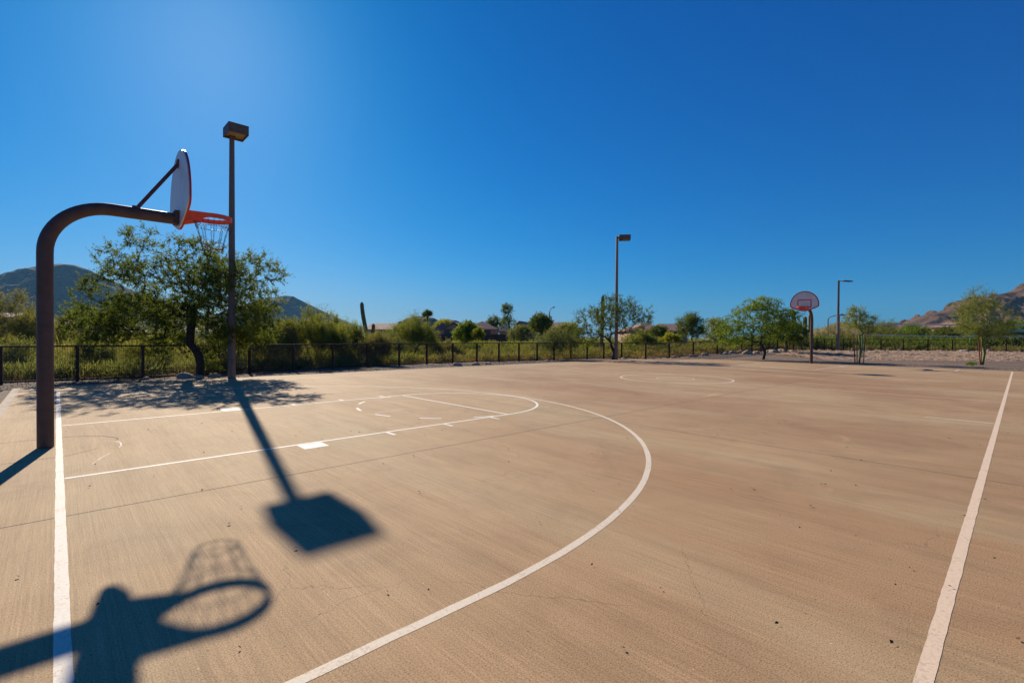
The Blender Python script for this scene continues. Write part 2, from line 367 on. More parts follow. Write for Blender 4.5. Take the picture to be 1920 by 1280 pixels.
# ------------------------------------------------------------------ court
SX0, SX1, SY0, SY1 = -0.85, 30.75, -14.0, 9.3
mb = MB(); mb.box((SX0, SY0, -0.12), (SX1, SY1, 0)); court = mb.build('court', 'concrete'); tag(court, None, None, kind='structure')
rng = random.Random(5)
def strip(name, pts, wd, mat, z=0.004, ragged=0.0026, closed=False, step=0.06, wob=0.0):
    # resample
    P = [np.array(p, float) for p in pts]
    if closed: P.append(P[0])
    Q = [P[0]]
    for a, b in zip(P[:-1], P[1:]):
        k = max(1, int(np.linalg.norm(b-a)/step)); Q += [a+(b-a)*(i+1)/k for i in range(k)]
    z = 0.0006+z*0.13; V = []; ph = rng.uniform(0, 99); nq = len(Q)
    for i, q in enumerate(Q):
        d = Q[min(i+1, nq-1)]-Q[max(i-1, 0)]
        if closed and i in (0, nq-1): d = Q[1]-Q[-2]
        d = d/np.linalg.norm(d); nrm = np.array([-d[1], d[0]])
        w1 = wd/2+ragged*(noise.noise(Vector((i*0.37, ph, 0)))*1.3+rng.uniform(-.35, .35)); w2 = wd/2+ragged*(noise.noise(Vector((i*0.37, ph, 7)))*1.3+rng.uniform(-.35, .35))
        c = q+nrm*wob*noise.noise(Vector((i*0.04, ph, 3)))
        for s, ww in ((1, w1), (-1, w2)): V.append((*(c+nrm*s*ww), z))
    F = [(2*i, 2*i+1, 2*i+3, 2*i+2) for i in range(nq-1)]
    o = mesh_obj(name, V, F, mat, court); return o
def arcpts(cx, cy, r, a0, a1, n=64): return [(cx+r*math.cos(a0+(a1-a0)*i/n), cy+r*math.sin(a0+(a1-a0)*i/n)) for i in range(n+1)]
LH = 15.18; SL = 7.79
def halfcourt(mx, mw, mc, ml):
    X = (lambda x: 2*LH-x) if mx else (lambda x: x)
    def S(n, pts, wd, mat, **k): strip(n, [(X(x), y) for x, y in pts], wd, mat, **k)
    S('baseline', [(-0.03, -SL), (-0.03, SL)], 0.060, mw)
    a = 1.607; Rr = 6.08
    S('three_point_line', [(0.004, -Rr)]+arcpts(a, 0, Rr, -PI/2, PI/2, 110)+[(0.004, Rr)], 0.058, mc, z=0.0045)
    for s in (-1, 1):
        S('lane_line', [(0.004, s*1.805), (5.80, s*1.805)], 0.05, ml, z=0.005)
        S('lane_block', [(2.13, s*1.975), (2.43, s*1.975)], 0.27, ml, z=0.0055)
        for hx in (3.38, 4.37, 5.33): S('lane_mark', [(hx, s*1.835), (hx, s*2.06)], 0.05, ml, z=0.0055)
    S('free_throw_line', [(5.775, -1.78), (5.775, 1.78)], 0.05, ml, z=0.0052)
    S('free_throw_circle', arcpts(5.80, 0, 1.805, -PI/2, PI/2, 40), 0.05, ml, z=0.0058)
    for k in range(6):
        c = PI/2+PI*(k+0.55)/6.1
        S('circle_dash', arcpts(5.78, 0, 1.79, c-0.105, c+0.105, 5), 0.05, ml, z=0.0058)
    S('sideline_mark', [(11.2, -SL+.04), (11.2, -6.87)], 0.045, 'faded' if mx else 'cream', z=0.0055)
halfcourt(False, 'base', 'cream', 'white')
halfcourt(True, 'faded', 'faded', 'faded')
strip('sideline', [(0, -SL), (30.33, -SL)], 0.06, 'side', z=0.0065)
strip('sideline', [(0, SL), (30.33, SL)], 0.06, 'faded', z=0.0065)
strip('centre_line', [(LH, -SL), (LH, SL)], 0.05, 'faded', z=0.007)
strip('centre_circle', arcpts(LH, 0, 1.80, 0, 2*PI, 90)[:-1], 0.06, 'cream', z=0.0075, closed=True)
strip('centre_circle', arcpts(LH, 0, 0.60, 0, 2*PI, 50)[:-1], 0.045, 'faded', z=0.0075, closed=True)
strip('chalk_mark', [(0.40, 0.02), (0.50, -0.06), (0.53, -0.17), (0.54, -0.27), (0.53, -0.42), (0.50, -0.52)], 0.013, 'faded', ragged=0.006)
strip('chalk_mark', [(0.40, -0.80), (0.30, -1.05), (0.22, -1.30)], 0.012, 'faded', ragged=0.006)
for y in (-3.1, 3.1, -9.2): strip('control_joint', [(SX0, y), (SX1, y)], 0.011, 'joint', z=0.0022, ragged=0.002, step=0.1, wob=0.01)
for x in (6.6, 12.6, 18.7, 24.8): strip('control_joint', [(x, SY0), (x, SY1)], 0.010, 'joint', z=0.0028, ragged=0.002, step=0.1, wob=0.01)
strip('control_joint', [(SX0, 0.72), (-0.1, 0.71), (0.2, 0.64), (0.4, 0.46), (0.52, 0.22), (0.54, 0.1), (0.50, 0.02)], 0.016, 'joint', z=0.003, ragged=0.004)
strip('control_joint', [(SX0, -0.72), (0.05, -0.66), (0.28, -0.45), (0.30, -0.40)], 0.009, 'joint', z=0.003, ragged=0.003)
# a strip of paler, later poured edge beyond the baseline
strip('slab_edging', [(-0.775, SY0+.02), (-0.775, SY1-.02)], 0.13, 'edging', z=0.003, ragged=0.01)
# leaf litter on the slab
V = []; F = []
rl = random.Random(8)
for i in range(300):
    if i < 70: px = rl.uniform(0, 1920); D = rl.uniform(2.0, 7)
    else: px = rl.uniform(0, 1920); D = rl.uniform(5, 26)
    x, y = at(px, D)
    if not (SX0 < x < SX1 and SY0 < y < SY1): continue
    a = rl.uniform(0, 6.3); s = rl.uniform(0.005, 0.016) if i < 400 else 0.02; b = s*rl.uniform(0.3, 0.7); ca, sa = math.cos(a), math.sin(a); o = len(V)
    for (u, v, z) in ((-s, 0, .009), (0, -b, .010), (s, 0, .013), (0, b, .018)): V.append((x+u*ca-v*sa, y+u*sa+v*ca, z))
    F.append((o, o+1, o+2, o+3))
tag(mesh_obj('leaf_litter', V, F, 'bone'), 'tiny dark bits of leaf and grit scattered over the concrete court', 'litter', kind='stuff')

# ------------------------------------------------------------------ basketball hoop
def make_hoop(label):
    t = thing('basketball_hoop', label, 'basketball hoop')
    mb = MB(); pts = [(0, 0, -0.1), (0, 0, 1.0), (0, 0, 2.35)]
    for i in range(1, 15):
        a = PI/2*i/15; pts.append((0.62-0.62*math.cos(a), 0, 2.36+0.62*math.sin(a)))
    pts += [(0.62, 0, 2.98), (1.0, 0, 2.98), (1.30, 0, 2.98)]
    mb.tube(pts, 0.078, 20); po = mb.build('post', 'post', t, smooth=True)
    mb = MB(); mb.box((1.285, -0.09, 2.90), (1.335, 0.09, 3.09)); [mb.tube([(1.27, a, b), (1.285, a, b)], 0.012, 6) for a in (-.07, .07) for b in (2.93, 3.06)]; mb.build('mounting_plate', 'post', t)
    mb = MB(); mb.tube([(0.86, 0, 3.02), (1.33, 0, 3.74)], 0.024, 10); mb.box((1.315, -0.05, 3.70), (1.335, 0.05, 3.80)); mb.box((0.83, -0.035, 3.03), (0.91, 0.035, 3.075)); mb.build('brace', 'brace', t)
    # fan shaped backboard, outline in (y, z)
    half = []
    for i in range(19):
        a = PI/2*i/18; half.append((0.70*math.sin(a), 3.20+0.73*math.cos(a)))
    half += [(0.698, 3.15), (0.685, 3.105), (0.655, 3.07), (0.5, 2.99), (0.30, 2.915), (0.14, 2.862), (0.0, 2.845)]
    out = half+[(-y, z) for y, z in half[-2:0:-1]]
    def inset(o, d):
        n = len(o); r = []
        for i in range(n):
            p = Vector(o[i-1]); q = Vector(o[i]); s = Vector(o[(i+1) % n]); e = (s-p).normalized(); nn = Vector((-e.y, e.x))
            c = Vector((0, 3.35)); 
            if nn.dot(c-q) < 0: nn = -nn
            r.append(tuple(q+nn*d))
        return r
    n = len(out)
    def plate(o, x0, x1, nm, mat):
        V = [(x0, y, z) for y, z in o]+[(x1, y, z) for y, z in o]; k = len(o)
        mb = MB(); mb.add(V, [tuple(range(k)), tuple(range(2*k-1, k-1, -1))]+[(i, (i+1) % k, k+(i+1) % k, k+i) for i in range(k)]); return mb.build(nm, mat, t)
    plate(inset(out, 0.008), 1.338, 1.362, 'backboard', 'board')
    inn = inset(out, 0.05)
    mb = MB(); V = [(1.352, y, z) for y, z in out]+[(1.352, y, z) for y, z in inn]+[(1.374, y, z) for y, z in out]+[(1.374, y, z) for y, z in inn]
    F = []
    for i in range(n):
        j = (i+1) % n
        F += [(i, j, n+j, n+i), (2*n+i, 3*n+i, 3*n+j, 2*n+j), (i, 2*n+i, 2*n+j, j), (n+i, n+j, 3*n+j, 3*n+i)]
    mb.add(V, F); mb.build('border', 'red', t)
    mb = MB()
    for a, b in (((1.362, -.335, 3.05), (1.367, -.29, 3.48)), ((1.362, .29, 3.05), (1.367, .335, 3.48)), ((1.362, -.29, 3.435), (1.367, .29, 3.48)), ((1.362, -.29, 3.05), (1.367, .29, 3.095))): mb.box(a, b)
    mb.build('target_square', 'red', t)
    # rim: steel band with side plates running back to the board
    cx = 1.75; N = 48; outer = []; inner = []
    for i in range(N):
        a = 2*PI*i/N; ox = cx+0.247*math.cos(a); oy = 0.247*math.sin(a); ix = cx+0.225*math.cos(a); iy = 0.225*math.sin(a)
        if abs(a-PI) < 1.05:
            s = (a-PI)/1.05; ox = 1.376; oy = -0.19*s; k = abs(s); ix = cx-0.225-0.10*(1-k)**1.0+0.225*(1-math.cos(1.05*k)); iy = -0.225*math.sin(1.05*k)*math.copysign(1, s)*k**0.3 if s else 0
        outer.append((ox, oy)); inner.append((ix, iy))
    def band(z0, z1, mat, nm):
        mb = MB(); lo = lambda x: z0-0.10*max(0.0, min(1.0, (1.62-x)/0.25)); V = [(x, y, lo(x)) for x, y in outer]+[(x, y, lo(x)) for x, y in inner]+[(x, y, z1) for x, y in outer]+[(x, y, z1) for x, y in inner]; F = []
        for i in range(N):
            j = (i+1) % N; F += [(i, j, N+j, N+i), (2*N+i, 3*N+i, 3*N+j, 2*N+j), (i, 2*N+i, 2*N+j, j), (N+i, N+j, 3*N+j, 3*N+i)]
        mb.add(V, F); return mb.build(nm, mat, t, smooth=True)
    rim = band(3.03, 3.09, 'orange', 'rim')
    mb = MB(); mb.box((1.376, -0.10, 2.92), (1.392, 0.10, 3.10)); mb.add([(1.392, -.1, 3.03), (1.392, -.1, 2.93), (1.52, -.1, 3.03), (1.392, .1, 3.03), (1.392, .1, 2.93), (1.52, .1, 3.03)], [(0, 1, 2), (3, 5, 4), (0, 3, 4, 1), (1, 4, 5, 2), (0, 2, 5, 3)]); mb.build('rim_bracket', 'orange', t)
    # chain net: linked chains hanging from the rim
    mb = MB()
    def link(p, q, flip):
        p = Vector(p); q = Vector(q); d = q-p; L = d.length; d.normalize(); s = d.cross(Vector((0.3, 0.2, 1)).normalized()).normalized()
        if flip: s = d.cross(s).normalized()
        pts = []; c = (p+q)/2
        for i in range(8):
            a = 2*PI*i/8; pts.append(c+d*math.cos(a)*L*0.62+s*math.sin(a)*0.0085)
        mb.tube(pts, 0.0021, 4, closed=True)
    def chain(p, q, ln=0.033):
        p = Vector(p); q = Vector(q); k = max(1, round((q-p).length/ln))
        for i in range(k): link(p+(q-p)*i/k, p+(q-p)*(i+1)/k, i % 2)
    lev = [(0, 0.232, 3.03), (1, 0.205, 2.93), (2, 0.172, 2.82), (3, 0.145, 2.70), (4, 0.125, 2.61)]
    K = 10
    def P(i, l, off=0.0):
        r = lev[l]; a = 2*PI*(i+off)/K+0.2; return (cx+r[1]*math.cos(a), r[1]*math.sin(a), r[2])
    for i in range(K):
        for l in range(4): chain(P(i, l), P(i, l+1))
        for l in (1, 3): chain(P(i, l), P(i, l, 0.5)); chain(P(i, l, 0.5), P(i+1, l))
        chain(P(i, 0, 0.5), P(i, 1, 0.5)); chain(P(i, 4), P(i+1, 4))
    mb.build('chain_net', 'chain', t)
    return t
h1 = make_hoop('large gooseneck basketball hoop in the foreground at left, seen from behind its backboard')
h1.location = (-0.15, 0.05, 0); h1['group'] = 'basketball hoops'
dup(h1, (30.55, 0.0, 0), PI, 'small distant gooseneck basketball hoop whose white red-bordered backboard faces the viewer', 'basketball hoops')

# ------------------------------------------------------------------ court lamps
def make_lamp(label, loc, mat, h=7.6, side=0.0, dz=0.0):
    t = thing('lamp_post', label, 'lamp post', loc, 0, 'court lamp posts')
    mb = MB(); mb.tube([(0, 0, -0.1), (0, 0, 0.5), (0, 0, h*0.5), (0, 0, h-0.02)], [0.118, 0.115, 0.095, 0.073], 8); mb.build('pole', mat, t, smooth=False)
    mb = MB(); mb.box((-0.04, -0.122, 0.45), (0.04, -0.108, 0.62)); mb.build('hand_hole_cover', 'head', t)
    # housing: open box with recessed lens
    mb = MB(); x0, x1, y0, y1, z0, z1 = -0.22-side*.06, 0.34-side*.06, -0.56-side, 0.14-side, h-dz, h+0.29-dz; tk = 0.025
    if side: mb.box((-0.04, y1-.01, z0+.08), (0.04, 0.03, z0+.2))
    mb.box((x0, y0, z0), (x0+tk, y1, z1)); mb.box((x1-tk, y0, z0), (x1, y1, z1)); mb.box((x0+tk, y0, z0), (x1-tk, y0+tk, z1)); mb.box((x0+tk, y1-tk-.05, z0), (x1-tk, y1, z1)); mb.box((x0+tk, y0+tk, z1-tk), (x1-tk, y1-tk-.05, z1))
    mb.box((-0.08, y1-.24, z0-0.02), (0.08, y1-tk-.06, z0+0.05))
    hd = mb.build('lamp_housing', 'head', t)
    mb = MB(); mb.box((x0+tk, y0+tk, z0+0.045), (x1-tk, y1-tk-.05, z0+0.06)); mb.build('lens', 'lens', hd)
    return t
make_lamp('tall brown shoebox lamp post beside the large tree at the left fence', (3.99, 9.20, 0), 'lampm')
lb = make_lamp('tall pale lamp post at the middle of the far court edge', (25.13, 9.20, 0), 'lampb', h=7.62, side=0.24, dz=0.24); lb.rotation_euler.z = R(38)
x, y = at(1571, 41.0); zc = gz(x, y)
t = thing('lamp_post', 'slim two-tone lamp post with flat head standing right of the far hoop by the sand', 'lamp post', (x, y, zc), 0, 'court lamp posts')
hC = 6.0
mb = MB(); mb.tube([(0, 0, -0.1), (0, 0, 3.1)], [0.13, 0.125], 8); mb.build('lower_pole', 'lampb', t); mb = MB(); mb.tube([(0, 0, 3.1), (0, 0, hC)], [0.085, 0.075], 8); mb.build('upper_pole', 'post', t)
rx = np.array([math.sin(YAW), -math.cos(YAW)])
mb = MB(); a = Vector((rx[0], rx[1], 0)); mb.bar((0, 0, hC-0.04), a*0.35+Vector((0, 0, hC-0.02)), 0.06, 0.05); mb.bar(a*0.3+Vector((0, 0, hC-0.02)), a*1.1+Vector((0, 0, hC-0.06)), 0.34, 0.09); mb.build('lamp_head', 'head', t, bevel=0.02)

# ------------------------------------------------------------------ fence
def fence():
    near = [(-7.3, 11.2), (-5.76, 11.15), (-4.22, 11.1), (-2.69, 11.09), (-1.16, 11.07), (0.39, 11.05), (1.92, 10.98), (3.45, 11.02), (5.01, 11.12), (6.62, 11.38), (8.36, 11.78), (10.02, 12.0), (11.72, 12.17), (13.28, 12.2), (14.87, 12.2), (16.4, 12.1), (17.9, 12.0), (19.25, 11.78), (20.57, 11.6), (21.9, 11.45), (23.3, 11.3), (24.7, 11.1), (26.0, 10.75), (27.3, 10.25)]
    far = [(1211, 31.0), (1255, 32.6), (1300, 34.2), (1345, 36.3), (1391, 37.6), (1410, 38.3), (1427, 38.9), (1442, 39.4), (1458, 39.9), (1474, 40.4), (1488, 40.8), (1503, 41.1), (1532, 41.5), (1546, 41.7), (1560, 41.9), (1582, 42.2), (1594, 42.3), (1621, 42.5), (1652, 42.6), (1694, 42.5), (1740, 42.2), (1786, 41.9), (1834, 41.5), (1887, 41.0), (1940, 40.5), (1995, 40), (2050, 39.5)]
    P = near+[at(a, b) for a, b in far]
    P = [(x, y, gz(x, y)) for x, y in P]; H = 1.04
    x0, y0, z0 = P[0]
    t = thing('wire_fence', 'long rust brown steel fence with wire mesh panels running behind the court', 'fence', (x0, y0, z0))
    P = [Vector((x-x0, y-y0, z-z0)) for x, y, z in P]
    for p in P:
        mb = MB(); mb.box((p.x-.038, p.y-.038, p.z-.15), (p.x+.038, p.y+.038, p.z+H-.025)); mb.build('fence_post', 'rust', t)
    tr = MB(); br = MB()
    for a, b in zip(P[:-1], P[1:]):
        u = Vector((0, 0, H)); tr.bar(a+u, b+u, 0.065, 0.045); v = Vector((0, 0, 0.07)); br.bar(a+v, b+v, 0.04, 0.04)
        mb = MB(); L = (b-a).length; k = int(L/0.052)
        far = L > 0 and (a.x+x0) > 27
        ww = 0.0055
        for i in range(1, k): q = a+(b-a)*i/k; mb.bar(q+v, q+Vector((0, 0, H-.02)), ww, ww)
        for i in range(1, 18): z = Vector((0, 0, 0.09+i*0.052)); mb.bar(a+z, b+z, ww, ww)
        mb.build('wire_panel', 'wire', t)
    tr.build('top_rail', 'rust', t); br.build('bottom_rail', 'rust', t)
fence()

# ------------------------------------------------------------------ plants
def leafquads(rs, O, Dv, L, W):
    n = len(O); r = rs.normal(size=(n, 3)); s = np.cross(Dv, r); s /= np.linalg.norm(s, axis=1)[:, None]+1e-9
    s = s*np.asarray(W).reshape(-1, 1)/2; L = np.asarray(L).reshape(-1, 1); mid = O+Dv*L*0.5
    V = np.stack([O, mid+s, O+Dv*L, mid-s], 1).reshape(-1, 3); F = np.arange(4*n).reshape(n, 4); return V, F
def plant(root, seed, trunk, crown, n, r0, bark, leaf, twigs=5, tl=0.3, lpt=9, ll=0.07, lw=0.022, up=0.2, droop=0.0, shell=0.5, rmin=0.004, stems=1, names=('trunk', 'crown'), ttube=True, gaps=0.0, pw=0.56):
    """trunk: list of points from the ground up; crown: list of (centre, radii, weight)."""
    rs = np.random.RandomState(seed); rnd = random.Random(seed)
    nodes = [np.array(p, float) for p in trunk]; par = [-1]+list(range(len(trunk)-1))
    wts = np.array([c[2] for c in crown], float); wts /= wts.sum(); T = []
    while len(T) < n:
        c, r, _ = crown[rs.choice(len(crown), p=wts)]
        v = rs.normal(size=3); v /= np.linalg.norm(v); rad = rs.uniform()**(1/3) if rs.uniform() > shell else rs.uniform(0.75, 1.05)
        p = np.array(c)+v*np.array(r)*rad
        if p[2] < 0.12: continue
        if gaps and noise.noise(Vector(tuple(p*1.1+seed))) < gaps-0.3: continue
        T.append(p)
    T = np.array(T); top = nodes[-1]; order = np.argsort(np.linalg.norm(T-top, axis=1)); isT = [False]*len(nodes)
    arr = np.array(nodes); 
    for i in order:
        p = T[i]; A = np.array(nodes); d = np.linalg.norm(A-p, axis=1)+0.25*np.linalg.norm(A-top, axis=1)
        j = int(np.argmin(d)); q = A[j]; dd = np.linalg.norm(p-q)
        if dd > 0.5:
            m = (p+q)/2+rs.normal(size=3)*dd*0.10+np.array([0, 0, 0.08*dd]); nodes.append(m); par.append(j); isT.append(False); j = len(nodes)-1
        nodes.append(p); par.append(j); isT.append(True)
    N = len(nodes); cnt = np.ones(N)
    for i in range(N-1, 0, -1): cnt[par[i]] += cnt[i]
    rad = np.maximum(rmin, r0*(cnt/cnt[0])**pw)
    A = np.array(nodes)
    V = []; F = []
    for i in range(1, N):
        j = par[i]; a = A[j]; b = A[i]; d = b-a; L = np.linalg.norm(d)
        if L < 1e-6: continue
        d /= L; ns = 8 if rad[i] > 0.05 else (5 if rad[i] > 0.015 else 3)
        up_ = np.array([1.0, 0, 0]) if abs(d[2]) > 0.9 else np.array([0, 0, 1.0]); x = np.cross(d, up_); x /= np.linalg.norm(x); y = np.cross(x, d)
        ra = min(rad[j], rad[i]*1.5); o = len(V); e = d*rad[i]*0.3
        for k in range(ns): c_, s_ = math.cos(2*PI*k/ns), math.sin(2*PI*k/ns); V.append(a-e+(x*c_+y*s_)*ra); V.append(b+e+(x*c_+y*s_)*rad[i])
        for k in range(ns): k2 = (k+1) % ns; F.append((o+2*k, o+2*k2, o+2*k2+1, o+2*k+1))
    O = A[[i for i in range(N) if isT[i]]]; Pn = A[[par[i] for i in range(N) if isT[i]]]
    od = O-Pn; od /= np.linalg.norm(od, axis=1)[:, None]+1e-9
    n1 = len(O); td = np.repeat(od, twigs, 0)*0.6+rs.normal(size=(n1*twigs, 3))*0.62+np.array([0, 0, up-droop]); td /= np.linalg.norm(td, axis=1)[:, None]
    tlv = tl*rs.uniform(0.5, 1.3, size=(n1*twigs, 1)); to = np.repeat(O, twigs, 0)-td*0.1*tlv
    if ttube:
        tv, tf = leafquads(rs, to, td, tlv, np.full(n1*twigs, rmin*1.6)); o = len(V); V += list(tv); F += [tuple(f+o) for f in tf]
    u = rs.uniform(0.05, 1.0, size=(n1*twigs, lpt, 1)); lo = (to[:, None, :]+td[:, None, :]*tlv[:, None, :]*u); lo[:, :, 2] -= (u[:, :, 0]**2)*tlv*droop*0.6
    ldir = td[:, None, :]*0.55+rs.normal(size=(n1*twigs, lpt, 3))*0.6+np.array([0, 0, -0.25*droop+0.1*up]); ldir /= np.linalg.norm(ldir, axis=2)[:, :, None]
    lo = lo.reshape(-1, 3); ldir = ldir.reshape(-1, 3); m = len(lo)
    lv, lf = leafquads(rs, lo, ldir, ll*rs.uniform(0.6, 1.4, m), lw*rs.uniform(0.6, 1.4, m))
    tr = mesh_obj(names[0], V, F, bark, root, smooth=True) if V else None
    mesh_obj(names[1], lv, lf, leaf, root)
    return root

def T(name, label, cat, px, D, group=None, xy=None):
    x, y = xy if xy else at(px, D); return thing(name, label, cat, (x, y, gz(x, y) if D > 0 else -0.03), 0, group)
# local axes: X right-ish in photo / Y away, by rotating the root to the view
def face(o): o.rotation_euler.z = YAW-PI/2; return o

# big mesquite by the left fence (crown 380 px wide at 16.5 m)
g = face(T('mesquite_tree', 'large dark green mesquite tree in front of the fence behind the left hoop', 'tree', 0, 1, 'trees inside the fence', xy=(3.35, 10.45)))
plant(g, 11, [(0, 0, -0.1), (0.03, 0, 0.45), (-0.04, 0, 0.78), (-0.32, 0, 1.12), (-0.30, 0.02, 1.6), (-0.22, 0, 1.95), (-0.3, 0, 2.3)],
      [((-1.1, 0, 2.6), (2.4, 1.9, 1.2), 3.6), ((-2.4, 0, 1.9), (1.7, 1.4, 0.8), 2.0), ((-1.3, 0.2, 3.8), (1.9, 1.5, 0.95), 1.2), ((1.25, 0, 2.5), (1.3, 1.5, 1.2), 1.9), ((1.5, 0, 1.7), (1.0, 1.2, 0.7), 0.9), ((0.4, 0, 3.4), (2.1, 1.5, 1.0), 1.5), ((-3.2, 0, 1.6), (0.9, 1.0, 0.55), 0.5), ((0.8, 0.2, 1.35), (0.8, .7, .4), 0.35), ((-0.9, 0, 1.0), (0.6, .6, .5), 0.16), ((0.5, 0, 0.65), (0.5, .5, .35), 0.12), ((-1.9, 0, 4.5), (0.6, .4, .4), 0.09), ((1.9, 0, 3.4), (0.9, .8, .6), 0.25)],
      1750, 0.12, 'bark', 'mes', twigs=6, tl=0.30, lpt=20, ll=0.052, lw=0.019, up=0.15, shell=0.42, gaps=0.10, rmin=0.003, pw=0.62)

def tree(name, label, px, D, pybase, top, x0, x1, kind, seed, bark='bark', n=300, trunkh=0.35, crown=None, group=None, cat='tree', low=None, **kw):
    """crown box from the photograph's columns x0..x1 and top row, at its own distance D"""
    g = face(T(name, label, cat, px, D, group)); zb = g.location.z
    H = zat(px, top, D)-zb; W = (x1-x0)/FPX*D; cx = ((x0+x1)/2-px)/FPX*D
    lo = trunkh*H if low is None else low
    sp = dict(twigs=5, tl=0.05*H+0.12, lpt=9, ll=0.02*H+0.03, lw=0.008*H+0.012, up=0.25)
    sp.update(kw)
    if crown is None:
        ch = (H-lo)/2; crown = [((cx, 0, lo+ch), (W*0.46, W*0.42, ch*0.92), 2.0), ((cx-W*0.18, 0, lo+ch*0.9), (W*0.30, W*0.3, ch*0.7), 1), ((cx+W*0.2, 0, lo+ch*0.8), (W*0.28, W*0.3, ch*0.65), 1), ((cx+W*0.05, 0, lo+ch*1.45), (W*0.25, W*0.25, ch*0.5), 1)]
    plant(g, seed, [(0, 0, -0.1), (0.03*H, 0, lo*0.5), (cx*0.3, 0, lo*1.05)], crown, n, (0.010*H+0.018) if 'green' in bark or 'grey' in bark else 0.017*H+0.02, bark, kind, **sp)
    return g
IG = 'trees inside the fence'
tree('mesquite_tree', 'airy open tree behind the middle lamp post with a dark leaning trunk', 1148, 29.9, 674, 550, 1055, 1225, 'mid', 21, n=420, group=IG,
     crown=[((-0.4, 0, 2.3), (2.2, 1.6, 1.0), 2.5), ((0.6, 0, 2.6), (2.0, 1.6, 0.9), 2), ((0.3, 0, 3.4), (1.3, 1.0, 0.6), 1.0), ((-1.6, 0, 2.7), (1.1, .9, .45), 0.5), ((-1.8, 0, 1.4), (1.0, .9, .6), 0.7), ((2.0, 0, 2.6), (.6, .7, .35), 0.25)], tl=0.34, ll=0.085, lw=0.03, lpt=9, low=0.9)
tree('mesquite_tree', 'full rounded green tree left of the far hoop with drooping lower leaves', 1431, 32.0, 673, 555, 1342, 1490, 'bright', 22, n=520, group=IG,
     crown=[((-0.4, 0, 2.5), (2.0, 1.7, 1.3), 3), ((-1.9, 0, 1.9), (1.3, 1.1, 0.9), 1.3), ((0.9, 0, 2.4), (1.5, 1.2, .9), 1.3), ((-0.2, 0, 3.6), (1.3, 1.0, 0.55), 0.9), ((1.6, 0, 3.0), (.8, .6, .35), 0.3)], tl=0.36, ll=0.10, lw=0.036, lpt=10, droop=0.5, low=1.0)
tree('mesquite_tree', 'dense dark green tree directly behind the far hoop post', 1474, 38.5, 665, 599, 1440, 1514, 'mid', 23, n=300, low=0.8, tl=0.4, ll=0.11, lw=0.04, droop=0.4)
tree('willowy_tree', 'grey green willowy tree with hanging branches at the fence left of the middle lamp post', 1037, 30.0, 676, 612, 1000, 1085, 'greyg', 24, 'greybark', n=260, low=0.6, droop=0.9, up=0.0, tl=0.45, ll=0.09, lw=0.028, group=IG)
# staked saplings
def stakes(px, D, xs, h, label, ties=True):
    for i, (dx, dy, lean) in enumerate(xs):
        x, y = at(px, D); x += dx*math.sin(YAW)+dy*math.cos(YAW); y += -dx*math.cos(YAW)+dy*math.sin(YAW)
        mb = MB(); mb.tube([(0, 0, -0.1), (lean*math.sin(YAW), -lean*math.cos(YAW), h)], 0.028, 8)
        s = mb.build('tree_stake', 'stake'); s.location = (x, y, gz(x, y)); tag(s, label[i], 'stake', 'tree stakes')
tree('palo_verde_sapling', 'thin staked palo verde sapling right of the third lamp post', 1611, 28.6, 679, 572, 1583, 1640, 'pale', 31, 'greenbark', n=130, group=IG, trunkh=0.45, tl=0.36, ll=0.075, lw=0.02, lpt=11, twigs=6, cat='tree', crown=[((0, 0, 2.45), (0.85, .7, .45), 2), ((-.2, 0, 3.0), (.5, .4, .3), 0.6), ((0.4, 0, 2.0), (.5, .5, .3), 0.5)])
stakes(1611, 28.6, [(-0.22, 0, -0.13), (0.0, 0.15, -0.03), (0.27, 0, 0.05)], 1.65, ['left one of three stakes around the thin sapling', 'middle one of three stakes around the thin sapling', 'right one of three stakes around the thin sapling'])
tree('palo_verde_tree', 'feathery yellow green palo verde at the right beyond the court sideline', 1842, 27.1, 683, 535, 1788, 1895, 'pale', 32, 'greenbark', n=330, group=IG, trunkh=0.3, tl=0.42, ll=0.075, lw=0.016, lpt=12, twigs=7, crown=[((0.05, 0, 2.55), (1.35, 1.1, .95), 3), ((-.15, 0, 3.5), (.65, .6, .55), .7), ((-1.0, 0, 3.4), (.5, .5, .4), 0.35), ((0.6, 0, 1.9), (1.0, .8, .5), 1.0), ((-.7, 0, 1.9), (.9, .8, .45), 0.8), ((-.35, 0, 4.15), (.25, .25, .2), .1)], up=0.4)
stakes(1838, 27.0, [(0.03, 0, -0.17), (0.16, 0.1, 0.04)], 1.75, ['tall red brown stake leaning left against the feathery palo verde trunk', 'short dark stake on the right of the feathery palo verde trunk'])
# cactus-like green stems at foot of that tree are its own low branches

FD = [(-300, 9.5), (2, 13.4), (145, 14.2), (270, 15.0), (468, 17.6), (551, 18.8), (624, 20.3), (689, 21.7), (801, 24.0), (935, 27), (1007, 28.5), (1097, 31.0), (1166, 32.0), (1255, 33.5), (1345, 37.0), (1442, 40.2), (1560, 42.8), (1650, 43.4), (1740, 43.2), (1920, 41.6), (2300, 39)]
def fdepth(px): return float(np.interp(px, [a for a, _ in FD], [b for _, b in FD]))
